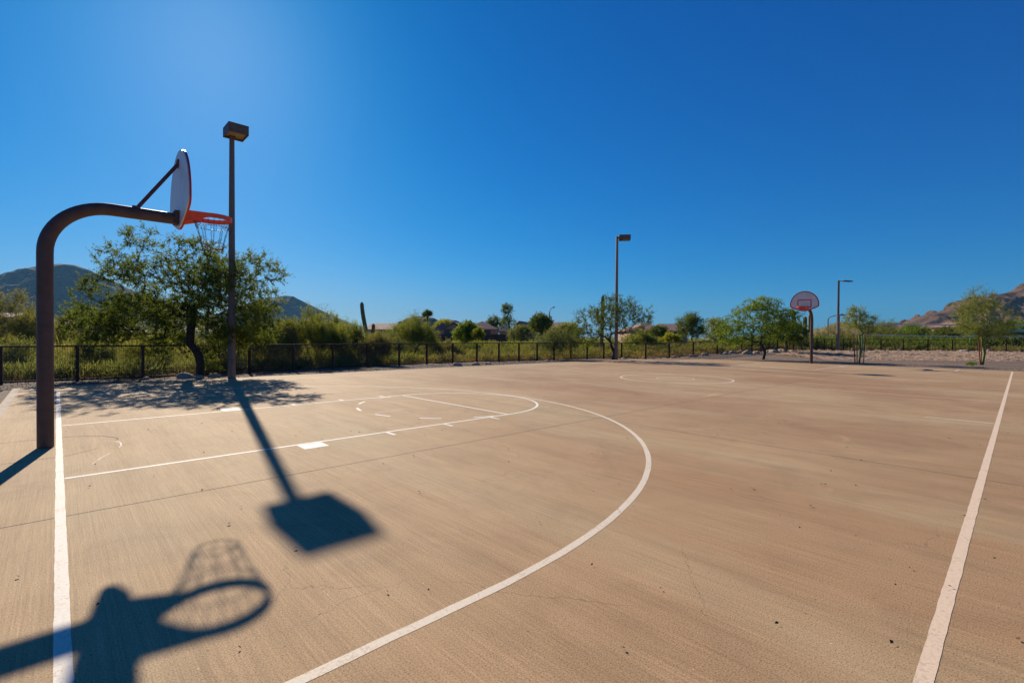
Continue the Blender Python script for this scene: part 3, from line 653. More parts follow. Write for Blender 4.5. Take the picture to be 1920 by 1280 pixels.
# ---- vegetation beyond the fence: things one can tell apart
def bush(name, label, px, D, top, x0, x1, kind, seed, bark='greybark', n=150, group='shrubs beyond the fence', cat='shrub', **kw):
    kw.setdefault('up', 0.75); kw.setdefault('twigs', 6); kw.setdefault('shell', 0.4)
    D = max(D, fdepth(px)+1.2)
    x, y = at(px, D); zb = gz(x, y); H = zat(px, top, D)-zb; W = (x1-x0)/FPX*D; cx = ((x0+x1)/2-px)/FPX*D; rb = random.Random(seed*3)
    cr = [((cx, 0, 0.30*H), (W*0.48, W*0.42, 0.32*H), 1.3)]
    for k in range(10):
        u = -0.9+1.8*(k+0.5)/10; hh = H*(1-0.42*abs(u)**1.8)*rb.uniform(0.66, 1.0)
        if k in (4, 5) and rb.random() < 0.6 or k == 4: hh = H
        cr.append(((cx+u*W*0.44, rb.uniform(-.3, .3)*W, hh*0.68), (W*rb.uniform(0.08, 0.17), W*0.16, hh*rb.uniform(0.26, 0.33)), 0.4))
    kw.pop('low', None)
    return tree(name, label, px, D, 0, top, x0, x1, kind, seed, bark, n=int(n*1.15), group=group, cat=cat, low=0.12*H, crown=cr, **kw)
fe = dict(tl=0.5, ll=0.11, lw=0.013, lpt=14, twigs=7)     # feathery
bush('palo_verde_shrub', 'big feathery olive shrub at the left edge of the photo', 20, 20, 548, -60, 75, 'olive', 41, 'greenbark', n=420, **fe)
bush('palo_verde_shrub', 'feathery olive shrub just right of the near hoop post', 108, 27, 596, 78, 150, 'olive', 42, 'greenbark', n=220, **fe)
bush('creosote_bush', 'low olive bush under the left side of the large mesquite', 175, 17, 622, 140, 215, 'greyg', 43, n=160, tl=.35, ll=.06, lw=.02)
bush('juniper_shrub', 'small dark conical shrub left of the large mesquite trunk', 213, 23, 622, 203, 226, 'mes', 44, n=90, tl=.2, ll=.06, lw=.03, lpt=14)
bush('creosote_bush', 'yellowish bush behind the large mesquite, left of its trunk', 275, 17.5, 618, 240, 325, 'pale', 45, n=180, tl=.35, ll=.06, lw=.018)
bush('creosote_bush', 'green bush between the large mesquite trunk and the near lamp post', 400, 18, 622, 370, 440, 'mid', 46, n=160, tl=.35, ll=.06, lw=.022)
bush('palo_verde_shrub', 'broad light green shrub right of the near lamp post', 478, 20, 612, 436, 535, 'pale', 47, 'greenbark', n=240, **fe)
bush('palo_verde_shrub', 'tall bushy green shrub rising right of the large mesquite', 580, 22.5, 582, 530, 655, 'pale', 48, 'greenbark', n=460, **{**fe, 'up': 1.0})
bush('creosote_bush', 'wispy upright green shrub in front of the tall saguaro', 655, 24.5, 600, 622, 690, 'pale', 49, 'greenbark', n=260, **{**fe, 'up': 1.1})
bush('creosote_bush', 'low yellow green shrub filling the gap left of the tall bushy green shrub', 522, 21, 603, 498, 556, 'olive', 72, n=200, **fe)
bush('palo_verde_shrub', 'mid height shrub between the tall bushy green shrub and the wispy upright one', 622, 27, 592, 596, 652, 'pale', 73, 'greenbark', n=280, **{**fe, 'up': 1.0})
bush('creosote_bush', 'fine olive shrub behind the fence below the short stubby saguaro', 700, 23.5, 626, 676, 735, 'olive', 74, n=200, **fe)
bush('creosote_bush', 'golden green shrub below the left part of the dark wall', 838, 31, 640, 812, 866, 'olive', 75, n=150, tl=.35, ll=.09, lw=.02)
bush('creosote_bush', 'grey green shrub at the very left edge low behind the fence', 10, 15.5, 640, -30, 60, 'greyg', 76, n=200, tl=.35, ll=.07, lw=.016)
bush('palo_verde_shrub', 'olive shrub rising behind the near hoop post at the left mountain foot', 60, 30, 588, 30, 118, 'olive', 77, 'greenbark', n=240, **fe)
bush('creosote_bush', 'olive green shrub behind the left half of the large mesquite crown', 330, 24, 606, 290, 365, 'pale', 78, n=220, **fe)
bush('creosote_bush', 'olive shrub between the short saguaro and the round palo verde', 718, 26.5, 620, 690, 760, 'greyg', 50, n=200, tl=.45, ll=.08, lw=.016)
bush('palo_verde_tree', 'dome shaped yellowish palo verde shrub in front of the house roofs', 778, 30, 594, 735, 822, 'pale', 51, 'greenbark', n=360, group='trees beyond the fence', cat='tree', **{**fe, 'tl': 0.6, 'll': .13, 'up': .6})
tree('acacia_tree', 'dense bright green rounded tree in front of the dark wall', 875, 48, 0, 600, 850, 900, 'bright', 52, n=260, low=0.5, droop=0.8, up=0, tl=.45, ll=.14, lw=.05, lpt=12, group='trees beyond the fence')
tree('acacia_tree', 'small bright green drooping tree beside the rounded tree at the dark wall', 896, 46, 0, 612, 887, 907, 'yel', 53, n=90, low=1.0, droop=0.8, up=0, tl=.35, ll=.12, lw=.04, group='trees beyond the fence')
tree('olive_tree', 'dark green tree beside the slender tall tree above the brown roof', 922, 92, 0, 592, 908, 940, 'mid', 54, n=170, low=1.0, tl=.7, ll=.22, lw=.07, group='trees beyond the fence')
tree('slender_tree', 'slender tall tree with two stacked crowns above the dark wall', 950, 95, 0, 574, 934, 966, 'mid', 55, n=200, low=1.2, tl=.7, ll=.22, lw=.06, group='trees beyond the fence', crown=[((0, 0, 6.4), (1.0, 1.0, 1.0), 1), ((0.1, 0, 3.4), (1.7, 1.5, 1.4), 1.6), ((0, 0, 4.8), (.8, .8, .8), .4)])
tree('acacia_tree', 'low spreading blue green tree under the gabled house', 975, 52, 0, 611, 952, 1003, 'greyg', 56, n=200, low=0.3, tl=.5, ll=.14, lw=.05, group='trees beyond the fence')
tree('ash_tree', 'dark green tree in front of the gabled house beside the street light', 1014, 58, 0, 589, 990, 1038, 'mid', 57, n=240, low=1.2, tl=.5, ll=.17, lw=.07, group='trees beyond the fence')
tree('acacia_tree', 'wide green tree behind the willowy tree by the fence', 1062, 46, 0, 606, 1030, 1096, 'pale', 58, n=240, low=0.5, tl=.5, ll=.13, lw=.045, group='trees beyond the fence')
bush('creosote_bush', 'yellow green shrub at the fence right of the middle lamp post', 1195, 42, 622, 1165, 1235, 'pale', 59, n=190, tl=.5, ll=.12, lw=.03)
bush('brittlebush', 'rounded shrub with a bright yellow top before the right-hand brown roofs', 1252, 55, 621, 1236, 1282, 'yel', 60, n=150, tl=.35, ll=.13, lw=.05)
tree('acacia_tree', 'spreading tree right of the brown roofs and left of the full rounded tree', 1298, 58, 0, 588, 1266, 1322, 'mid', 61, n=250, low=0.9, tl=.6, ll=.16, lw=.055, group='trees beyond the fence')
tree('acacia_tree', 'light green tree touching the left side of the full rounded tree', 1338, 60, 0, 597, 1312, 1370, 'pale', 62, n=220, low=0.5, tl=.6, ll=.16, lw=.055, group='trees beyond the fence')
bush('palo_verde_shrub', 'brown stemmed olive shrub between the far hoop and the third lamp post', 1552, 55, 606, 1528, 1585, 'olive', 63, n=170, tl=.6, ll=.12, lw=.022)
bush('palo_verde_shrub', 'bare twiggy olive shrub behind the thin staked sapling', 1606, 52, 608, 1578, 1640, 'olive', 64, n=150, tl=.6, ll=.12, lw=.02)
tree('palo_verde_tree', 'light feathery tree behind the left end of the volleyball net', 1648, 62, 0, 602, 1622, 1690, 'pale', 65, 'greenbark', n=230, low=.4, tl=.7, ll=.15, lw=.035, group='trees beyond the fence')
tree('acacia_tree', 'low rounded green tree in the middle of the volleyball net', 1712, 66, 0, 610, 1678, 1748, 'bright', 66, n=260, low=.3, tl=.6, ll=.18, lw=.06, group='trees beyond the fence')
tree('acacia_tree', 'dark green tree before the small white house on the right', 1768, 60, 0, 616, 1742, 1796, 'mes', 67, n=240, low=.3, tl=.6, ll=.18, lw=.07, group='trees beyond the fence')
tree('acacia_tree', 'green tree at the right edge of the photo above the shelter', 1905, 62, 0, 599, 1870, 1960, 'bright', 68, n=300, low=.3, tl=.6, ll=.18, lw=.06, group='trees beyond the fence')
tree('acacia_tree', 'green tree mass seen through the feathery palo verde at the right', 1835, 64, 0, 610, 1795, 1875, 'mid', 69, n=240, low=.3, tl=.6, ll=.18, lw=.06, group='trees beyond the fence')
tree('acacia_tree', 'pale green treetop between the palm and the rounded tree', 830, 100, 0, 600, 812, 850, 'yel', 70, n=150, low=1.5, tl=.8, ll=.25, lw=.09, group='trees beyond the fence')
tree('acacia_tree', 'dark treetop before the brown roofs right of the airy open tree', 1232, 70, 0, 612, 1218, 1252, 'mid', 71, n=120, low=.8, tl=.6, ll=.2, lw=.07, group='trees beyond the fence')

# ---- scrub and dry grass: nobody could count it
def scatter(name, label, count, region, kinds, mat, seed, hr, blades, spread, lw):
    rs = np.random.RandomState(seed); Vs = []; Fs = []; off = 0
    k = 0
    while k < count:
        px, D = region(rs); x, y = at(px, D)
        if not beyond(x, y, px, D): continue
        k += 1; h = rs.uniform(*hr)*(1+D/160.0); z = gz(x, y); nb = blades
        a = rs.uniform(0, 2*PI, nb); rr = rs.uniform(0, 1, nb)**0.5*spread*h; up = rs.uniform(0, 0.75, nb)*h*0.9
        O = np.stack([x+rr*np.cos(a), y+rr*np.sin(a), z-0.02+up*(1-0.5*rr/(spread*h))], 1)
        Dv = np.stack([np.cos(a)*0.55, np.sin(a)*0.55, np.full(nb, 0.9)], 1)+rs.normal(size=(nb, 3))*0.4; Dv /= np.linalg.norm(Dv, axis=1)[:, None]
        V, F = leafquads(rs, O, Dv, h*rs.uniform(0.15, 0.42, nb), lw*(1+D/22.0)*rs.uniform(0.6, 1.4, nb))
        Vs.append(V); Fs.append(F+off); off += len(V)
    tag(mesh_obj(name, np.concatenate(Vs), np.concatenate(Fs), mat), label, 'vegetation', kind='stuff')
def beyond(x, y, px, D): return D > fdepth(px)+0.5
def reg(p0, p1, d0, d1, skew=1.6): return lambda rs: ((lambda px: (px, fdepth(px)+d0+(d1-d0)*rs.uniform()**skew))(rs.uniform(p0, p1)))
scatter('dry_grass', 'golden dry grass growing beyond the wire fence', 2600, reg(-80, 1340, 0.5, 34), 0, 'gold', 1, (0.16, 0.40), 60, 0.7, 0.010)
scatter('desert_scrub', 'low olive scrub covering the ground beyond the wire fence', 620, reg(-80, 1980, 1.0, 26), 0, 'olive', 2, (0.35, 0.75), 200, 0.65, 0.014)
scatter('green_undergrowth', 'patchy green undergrowth behind the fence', 240, reg(560, 1980, 1.5, 30), 0, 'pale', 3, (0.4, 0.85), 210, 0.6, 0.014)
scatter('dark_undergrowth', 'darker bushes filling the gaps between the shrubs', 190, reg(-80, 1980, 5, 34), 0, 'mid', 4, (0.5, 0.9), 230, 0.65, 0.018)
scatter('tall_scrub', 'taller olive brush beyond the right-hand fence', 420, reg(1380, 2050, 3, 30), 0, 'mid', 8, (0.9, 1.5), 230, 0.6, 0.02)
scatter('left_scrub', 'taller olive brush beyond the left-hand fence', 150, reg(-120, 620, 4, 34), 0, 'olive', 9, (0.9, 1.5), 230, 0.6, 0.016)
scatter('distant_scrub', 'band of distant scrub and treetops on the desert flat', 700, reg(-120, 2040, 60, 150, 1.0), 0, 'greyg', 5, (0.55, 0.8), 90, 0.85, 0.030)
scatter('shaded_undergrowth', 'dark green bushes close behind the left-hand fence', 300, reg(-80, 760, 0.8, 12), 0, 'greyg', 12, (0.45, 0.85), 230, 0.6, 0.013)
scatter('dry_brush', 'dry brown twiggy brush among the green', 1000, reg(-80, 1980, 0.8, 20), 0, 'dead', 6, (0.25, 0.6), 110, 0.7, 0.008)

# ------------------------------------------------------------------ saguaros, palm
def sag(px, D, top, w_, label, arms=(), lean=0.0):
    x, y = at(px, D); g = thing('saguaro_cactus', label, 'cactus', (x, y, gz(x, y)), YAW-PI/2, 'saguaro cacti'); H = zat(px, top, D)-g.location.z
    def col(pts, r, nm):
        V = []; F = []; n = 24; k = len(pts)
        for i, p in enumerate(pts):
            u = i/(k-1); rr = r*(0.88+0.12*math.sin(PI*u)) * (math.sqrt(max(0.02, 1-((u-0.93)/0.07)**2)) if u > 0.93 else 1)
            for j in range(n): a = 2*PI*j/n; q = rr*(1+0.09*(1 if j % 2 else -1)); V.append((p[0]+q*math.cos(a), p[1]+q*math.sin(a), p[2]))
        for i in range(k-1):
            for j in range(n): F.append((i*n+j, i*n+(j+1) % n, (i+1)*n+(j+1) % n, (i+1)*n+j))
        F.append(tuple((k-1)*n+j for j in range(n))); mesh_obj(nm, V, F, 'cactus', g)
    def curve(x0, z0, x1, z1, n=30, bow=0): return [(x0+(x1-x0)*sstep(i/n)+bow*math.sin(PI*i/n), 0, z0+(z1-z0)*i/n) for i in range(n+1)]
    col(curve(0, -0.2, lean, H), w_/FPX*D/2, 'trunk')
    for ax, z0, z1 in arms:
        r = w_*0.7/FPX*D/2; pts = [(0, 0, z0), (ax*0.5, 0, z0+0.02), (ax*0.85, 0, z0+0.12), (ax, 0, z0+0.4)]+[(ax, 0, z0+0.4+(z1-z0-0.4)*i/10) for i in range(1, 11)]
        mb = MB(); k = len(pts); mb.tube(pts, [r]*(k-2)+[r*0.8, r*0.3], 12); mb.build('arm', 'cactus', g, smooth=True)
    return g
sag(690, 46, 566, 7, 'tall single column saguaro leaning left against the sky', lean=-0.6)
sag(700, 40, 607, 6.5, 'short stubby saguaro just right of the tall leaning one')
sag(1128, 42, 553, 6.5, 'saguaro column rising through the airy open tree', arms=[(-0.4, 2.3, 3.6)], lean=0.08)
sag(1500, 44, 583, 6, 'thin leaning saguaro left of the far hoop post', lean=-0.65)
sag(1509, 45, 593, 7, 'thick saguaro with a raised arm close left of the far hoop post', arms=[(0.42, 1.6, 3.4), (-0.40, 1.5, 2.6)])
def palm(px, D, top, label):
    x, y = at(px, D); g = thing('fan_palm', label, 'palm', (x, y, gz(x, y)), 0); H = zat(px, top, D)-g.location.z
    mb = MB(); mb.tube([(0, 0, -.2), (0.05, 0, H*0.5), (0, 0, H*0.86)], [0.28, 0.2, 0.2], 10); mb.build('trunk', 'bark', g, smooth=True)
    rs = np.random.RandomState(4); O = []; Dv = []; 
    for i in range(60):
        a = rs.uniform(0, 2*PI); e = rs.uniform(-0.2, 1.45); d = np.array([math.cos(a)*math.cos(e), math.sin(a)*math.cos(e), math.sin(e)]); c = np.array([0, 0, H*0.88])+d*rs.uniform(0.1, 0.55)
        for j in range(14):
            q = d+rs.normal(size=3)*0.33; q /= np.linalg.norm(q); O.append(c); Dv.append(q)
    V, F = leafquads(rs, np.array(O), np.array(Dv), rs.uniform(0.5, 0.95, len(O)), np.full(len(O), 0.10)); mesh_obj('crown', V, F, 'mid', g)
palm(801, 90, 585, 'small fan palm above the roofs behind the dome shaped palo verde')

# ------------------------------------------------------------------ houses and wall
def house(label, px, D, wpx, ridge, eave, kind, wallm, roofm, yaw=0.0, dd=9.0, wins=2, xr=0.3):
    x, y = at(px, D); g = thing('house', label, 'house', (x, y, gz(x, y)), YAW-PI/2+yaw, 'houses beyond the desert'); zb = g.location.z
    W = wpx/FPX*D/2; E = zat(px, eave, D)-zb; Rz = zat(px, ridge, D)-zb; d = dd/2
    mb = MB(); mb.box((-W+.35, -d+.35, -0.3), (W-.35, d-.35, E)); wl = mb
    r = MB(); th = 0.16
    if kind == 'hip':
        k = min(W, d)*0.95; V = [(-W, -d, E), (W, -d, E), (W, d, E), (-W, d, E), (-W+k, 0, Rz), (W-k, 0, Rz)] if W >= d else [(-W, -d, E), (W, -d, E), (W, d, E), (-W, d, E), (0, -d+k, Rz), (0, d-k, Rz)]
        Fh = [(0, 1, 5, 4), (1, 2, 5), (2, 3, 4, 5), (3, 0, 4)] if W >= d else [(0, 1, 4), (1, 2, 5, 4), (2, 3, 5), (3, 0, 4, 5)]
        V2 = [(a, b, c-th) for a, b, c in V[:4]]; r.add(V+V2, Fh+[(0, 6, 7, 1), (1, 7, 8, 2), (2, 8, 9, 3), (3, 9, 6, 0), (6, 9, 8, 7)])
    elif kind == 'gable':        # ridge parallel to the picture
        V = [(-W, -d, E), (W, -d, E), (W, d, E), (-W, d, E), (-W, 0, Rz), (W, 0, Rz)]; V2 = [(a, b, c-th) for a, b, c in V]
        r.add(V+V2, [(0, 1, 5, 4), (2, 3, 4, 5), (6, 10, 11, 7), (8, 11, 10, 9), (0, 6, 7, 1), (2, 8, 9, 3), (0, 4, 10, 6), (4, 3, 9, 10), (1, 7, 11, 5), (5, 11, 8, 2)])
        wl.add([(-W+.35, -d+.35, E), (-W+.35, d-.35, E), (-W+.35, 0, Rz-.25), (W-.35, -d+.35, E), (W-.35, d-.35, E), (W-.35, 0, Rz-.25)], [(0, 2, 1), (3, 4, 5)])
    else:                        # 'front': gable end towards the court
        V = [(-W, -d, E), (-W, d, E), (W, d, E), (W, -d, E), (0, -d, Rz), (0, d, Rz)]; V2 = [(a, b, c-th) for a, b, c in V]
        r.add(V+V2, [(0, 4, 5, 1), (3, 2, 5, 4), (6, 7, 11, 10), (9, 10, 11, 8), (0, 1, 7, 6), (3, 9, 8, 2), (0, 6, 10, 4), (4, 10, 9, 3), (1, 5, 11, 7), (5, 2, 8, 11)])
        wl.add([(-W+.35, -d+.35, E), (W-.35, -d+.35, E), (0, -d+.35, Rz-.25), (-W+.35, d-.35, E), (W-.35, d-.35, E), (0, d-.35, Rz-.25)], [(0, 1, 2), (3, 5, 4)])
    wl.build('wall', wallm, g); r.build('roof', roofm, g)
    for i in range(wins):
        wx = -W+2*W*(i+1)/(wins+1)
        f = MB()
        for a, b in (((wx-.65, -d+.29, 1.0), (wx+.65, -d+.34, 1.08)), ((wx-.65, -d+.29, 2.12), (wx+.65, -d+.34, 2.2)), ((wx-.65, -d+.29, 1.08), (wx-.57, -d+.34, 2.12)), ((wx+.57, -d+.29, 1.08), (wx+.65, -d+.34, 2.12))): f.box(a, b)
        fo = f.build('window', 'trim', g); p = MB(); p.box((wx-.57, -d+.31, 1.08), (wx+.57, -d+.34, 2.12)); p.build('pane', 'glass', fo)
    return g
house('house with a brown hipped roof left of the dome shaped palo verde', 722, 95, 52, 606, 618, 'gable', 'stucco', 'tile')
house('house whose higher brown roof peaks behind the dome shaped palo verde', 752, 102, 46, 602, 616, 'hip', 'stucco2', 'tile', 0.2)
house('house with a wide purple brown roof right of the dome shaped palo verde', 832, 92, 46, 606, 620, 'hip', 'stucco', 'tile', 0.1)
house('gable ended house partly behind the dense bright green rounded tree', 857, 80, 64, 605, 622, 'front', 'stucco2', 'tile', 0.0)
house('house with a hipped brown roof right of the bright green rounded tree', 905, 92, 62, 602.5, 617, 'hip', 'stucco2', 'tile', 0.0)
house('low garden pavilion with a small brown roof above the dark wall', 945, 78, 24, 614, 621, 'hip', 'stucco2', 'tile3', 0, dd=3.0, wins=0)
house('house with a tan gable end facing the court left of the dark green tree', 984, 85, 30, 603, 620, 'front', 'stucco', 'tile', -0.25, wins=1)
house('long roofed wing of the house behind the dark green tree and street light', 1028, 92, 72, 604, 616, 'gable', 'stucco', 'tile', 0)
house('brown roofed house partly hidden by the airy open tree', 1205, 76, 80, 606, 620, 'hip', 'stucco2', 'tile3', 0)
house('brown roofed house between the airy open tree and the yellow topped shrub', 1255, 88, 44, 607, 621, 'gable', 'stucco2', 'tile', 0.0)
house('house with a pale sunlit roof at the far left edge above the scrub', 22, 92, 46, 587, 596, 'gable', 'stuccow', 'tile2', 0.3)
house('small house with pale roof just left of the near hoop post', 66, 100, 34, 598, 606, 'hip', 'stuccow', 'tile2', 0.2)
house('grey roofed house just right of the near hoop post', 108, 110, 30, 600, 609, 'front', 'stucco2', 'tile', 0.1)
house('pale roofed house glimpsed under the left side of the large mesquite', 228, 90, 60, 610, 622, 'hip', 'stuccow', 'tile2', 0.2)
house('house with pinkish roof glimpsed between mesquite trunk and near lamp post', 408, 95, 60, 610, 622, 'gable', 'stuccow', 'tile2', 0.3)
house('small sunlit white house below the brown mountain at the right', 1762, 140, 28, 607, 616, 'front', 'stuccow', 'tile3', 0.6)
house('tan roofed house just right of the small white house', 1792, 130, 40, 603, 613, 'hip', 'stucco', 'tile3', 0.3)
# dark block wall
x0, y0 = at(814, 58); x1, y1 = at(962, 61); mb = MB()
zt = zat(880, 626, 59); L = math.hypot(x1-x0, y1-y0)
mb.box((0, -0.1, -0.2), (L, 0.1, zt-gz(x0, y0))); 
wl = mb.build('garden_wall', 'bwall'); wl.location = (x0, y0, gz(x0, y0)); wl.rotation_euler.z = math.atan2(y1-y0, x1-x0)
tag(wl, 'long dark brown block wall in front of the houses behind the fence', 'wall')

# ------------------------------------------------------------------ street lights far off
def street(px, D, top, arm, label):
    x, y = at(px, D); g = thing('street_light', label, 'street light', (x, y, gz(x, y)), YAW-PI/2, 'distant street lights'); H = zat(px, top, D)-g.location.z
    mb = MB(); mb.tube([(0, 0, -.2), (0, 0, H*0.86)], [0.14, 0.09], 8); mb.build('pole', 'grey', g)
    s = 1 if arm > 0 else -1; A = abs(arm); mb = MB(); mb.tube([(0, 0, H*0.86-.02), (s*A*0.15, 0, H*0.93), (s*A*0.5, 0, H*0.98), (s*A*0.8, 0, H)], 0.06, 8); mb.build('arm', 'grey', g)
    mb = MB(); mb.tube([(s*A*0.75, 0, H), (s*A*0.85, 0, H+.02), (s*A, 0, H-0.02), (s*A*1.12, 0, H-.06)], [0.07, 0.16, 0.15, 0.06], 8); mb.build('lamp_head', 'grey', g)
street(1030, 85, 576, 0.8, 'curved arm street light above the gabled house roof')
street(1552, 80, 590, 2.6, 'long armed street light beside the third lamp post')
street(533, 150, 577, -0.5, 'distant street light in front of the far mountain slope')

# ------------------------------------------------------------------ volleyball net
def vnet():
    D = 33.0; xa, ya = at(1624, D); xb, yb = at(2010, D-1.2); za = gz(xa, ya)+0.05; zb = gz(xb, yb)+0.05
    g = thing('volleyball_net', 'long volleyball net with white top and bottom tapes strung over the sand', 'net', (xa, ya, za)); v = Vector((xb-xa, yb-ya, 0))
    zt0 = zat(1624, 607, D)-za; zt1 = zt0; zl0 = zat(1624, 628, D)-za; zl1 = zl0
    def pt(u, z0, z1): s = -0.05*math.sin(PI*u); return v*u+Vector((0, 0, z0+(z1-z0)*u+s))
    for nm, a, b, h in (('top_tape', zt0, zt1, 0.07), ('bottom_tape', zl0, zl1, 0.055)):
        mb = MB(); k = 14
        for i in range(k): mb.bar(pt(i/k, a, b), pt((i+1)/k, a, b), 0.012, h)
        mb.build(nm, 'net', g)
    mb = MB(); mb.bar(pt(0, zl0, zl1), pt(0, zt0, zt1), 0.03, 0.03); mb.build('side_tape', 'net', g)
    mb = MB(); k = 120
    for i in range(1, k): mb.bar(pt(i/k, zl0, zl1), pt(i/k, zt0, zt1), 0.003, 0.003)
    for j in range(1, 7): u = j/7; mb.bar(pt(0, zl0+(zt0-zl0)*u, zl0+(zt0-zl0)*u), pt(1, zl1+(zt1-zl1)*u, zl1+(zt1-zl1)*u), 0.003, 0.003)
    mb.build('netting', 'cord', g)
    for q, lb in ((v*-0.02, 'green volleyball net post behind the thin staked sapling'), (v*1.02, 'green volleyball net post beyond the right edge')):
        mb = MB(); mb.tube([(0, 0, -.2), (0, 0, 2.0)], 0.035, 10); o = mb.build('net_post', 'dteal'); o.location = (xa+q.x, ya+q.y, za-0.05); tag(o, lb, 'post', 'net posts')
        if q.length > 1: bpy.data.objects.remove(o)
vnet()
# green shelter behind fence at right
x, y = at(1838, 46); g = thing('shade_shelter', 'green shade shelter with two posts and a sloping eave behind the right fence', 'shelter', (x, y, gz(x, y)), YAW-PI/2)
zz = g.location.z
def lx(px): return (px-1838)/FPX*46
for px in (1820, 1856):
    mb = MB(); mb.tube([(lx(px), 0, -.2), (lx(px), 0, zat(px, 629 if px < 1840 else 626, 46)-zz)], 0.085, 12); mb.build('post', 'green', g, smooth=True)
mb = MB(); mb.bar((lx(1807), 0, zat(1807, 632, 46)-zz), (lx(1877), 0, zat(1877, 622.5, 46)-zz), 0.07, 0.05); mb.build('eave_beam', 'green', g)
mb = MB(); a = zat(1877, 622.5, 46)-zz; b = zat(1807, 632, 46)-zz
mb.add([(lx(1807), .05, b+.02), (lx(1877), .05, a+.02), (lx(1990), .05, a+.02), (lx(1990), 2.6, a+.35), (lx(1877), 2.6, a+.35), (lx(1807), .05, b-.03), (lx(1877), .05, a-.2), (lx(1990), .05, a-.2)], [(0, 1, 4), (1, 2, 3, 4), (5, 6, 1, 0), (6, 7, 2, 1)]); mb.build('roof', 'dgreen', g)

# ------------------------------------------------------------------ rocks
def rockmesh(seed, sx, sy, sz, mat='rock', nm='rock'):
    bm = bmesh.new(); bmesh.ops.create_icosphere(bm, subdivisions=3, radius=1)
    for v in bm.verts:
        k = 1+0.38*noise.noise(v.co*1.1+Vector((seed*3.1, 0, 0)))+0.15*noise.noise(v.co*2.9+Vector((0, seed*1.7, 0)))+0.05*noise.noise(v.co*8+Vector((0, seed, 0))); v.co = v.co*k; v.co.x *= sx; v.co.y *= sy; v.co.z *= sz
        if v.co.z < -0.4*sz: v.co.z = -0.4*sz
    me = bpy.data.meshes.new(nm); bm.to_mesh(me); bm.free(); me.materials.append(M[mat]); me.polygons.foreach_set('use_smooth', [True]*len(me.polygons)); return me
RM = [rockmesh(i, 1, 0.8, 0.62, 'rock' if i % 3 else 'greyrock') for i in range(6)]
def rock(px, D, s, label, group=None, i=0, name='rock', xy=None):
    x, y = xy if xy else at(px, D); o = bpy.data.objects.new(name, RM[i % 6]); C.objects.link(o); o.location = (x, y, gz(x, y)+s*0.08); o.scale = (s, s, s); rr = random.Random(i*7+px); o.rotation_euler = (0, 0, rr.uniform(0, 6.3)); tag(o, label, 'rock', group)
rr = random.Random(77)
G = 'rocks along the foot of the fence'; LB = 'small tan rock in the loose row along the foot of the right-hand fence'
for px in range(1172, 1920, 11):
    if rr.random() < 0.16: continue
    p = px+rr.uniform(-4, 4); d = fdepth(p)-1.25+rr.uniform(-.2, .35)
    if 1395 < p < 1425 or 1448 < p < 1492: continue
    s = rr.uniform(0.10, 0.22)*(1.5 if 1300 < p < 1460 else 1.0); 
    sec = 'right of the middle lamp post' if p < 1290 else 'behind the full rounded tree' if p < 1447 else 'behind the far hoop post' if p < 1590 else 'behind the volleyball net' if p < 1760 else 'near the green shelter'
    rock(p, d+(0.9 if p > 1450 else 0), s, 'small tan rock in the row at the fence foot '+sec, G+' '+sec, rr.randrange(6))
rock(1401, 36.6, 0.42, 'large slanted tan boulder at the fence left of the full rounded tree trunk', None, 1, 'boulder')
rock(1418, 37.0, 0.30, 'rounded tan boulder just left of the full rounded tree trunk', None, 2, 'boulder')
rock(1451, 37.8, 0.40, 'pale boulder at the fence right of the full rounded tree trunk', None, 3, 'boulder')
rock(1466, 38.3, 0.42, 'reddish boulder left of the far hoop post', None, 4, 'boulder')
rock(1486, 38.6, 0.30, 'low pale rock closest left of the far hoop post', None, 5, 'boulder')
rock(1537, 27.6, 0.13, 'small orange tan stone lying on gravel right of the far hoop post', None, 1)
rock(0, 1, 0.26, 'dark rock left of the large mesquite trunk', None, 0, xy=(2.95, 10.35)); rock(0, 1, 0.16, 'pale rock against the large mesquite trunk', None, 3, xy=(3.28, 10.15)); rock(0, 1, 0.2, 'grey rock between the large mesquite and the near lamp post', None, 2, xy=(3.75, 10.3)); rock(0, 1, 0.13, 'flat stone at the fence left of the large mesquite', None, 4, xy=(1.95, 10.5))
rock(858, 22.9, 0.24, 'dark low rock at the fence below the rounded bright tree', None, 3); rock(893, 23.6, 0.2, 'brown rock heap at the fence below the small drooping tree', None, 1); rock(916, 24.2, 0.15, 'pale flat rock on the gravel right of the brown rock heap', None, 5)
rock(1027, 28, 0.12, 'small pale stone left of the willowy tree trunk', None, 2); rock(1058, 28.3, 0.10, 'small white stone right of the willowy tree trunk', None, 0)
rock(1808, 40.5, 0.34, 'dark boulder with a bright face beside the green shelter post', None, 3, 'boulder'); rock(1851, 40.5, 0.36, 'tan boulder under the right green shelter post', None, 1, 'boulder')
# loose gravel pieces on the margins
rs = np.random.RandomState(9); V = []; F = []
bm = bmesh.new(); bmesh.ops.create_icosphere(bm, subdivisions=1, radius=1); bv = np.array([v.co[:] for v in bm.verts]); bf = np.array([[v.index for v in f.verts] for f in bm.faces]); bm.free()
off = 0; Vs = []; Fs = []
for i in range(5200):
    if i < 2600: x = rs.uniform(-4, 24); y = rs.uniform(9.35, 12.0)
    elif i < 3200: x = rs.uniform(-5, -0.9); y = rs.uniform(2, 11)
    else: x = rs.uniform(30.9, 36); y = rs.uniform(-12, 9.5)
    s = rs.uniform(0.006, 0.02); vv = bv*s*rs.uniform(0.6, 1.3, size=(1, 3))+np.array([x, y, gz(x, y)+s*0.3]); Vs.append(vv); Fs.append(bf+off); off += len(bv)
tag(mesh_obj('gravel', np.concatenate(Vs), np.concatenate(Fs), 'pebble'), 'loose gravel on the strip between the court and the fence', 'gravel', kind='stuff')
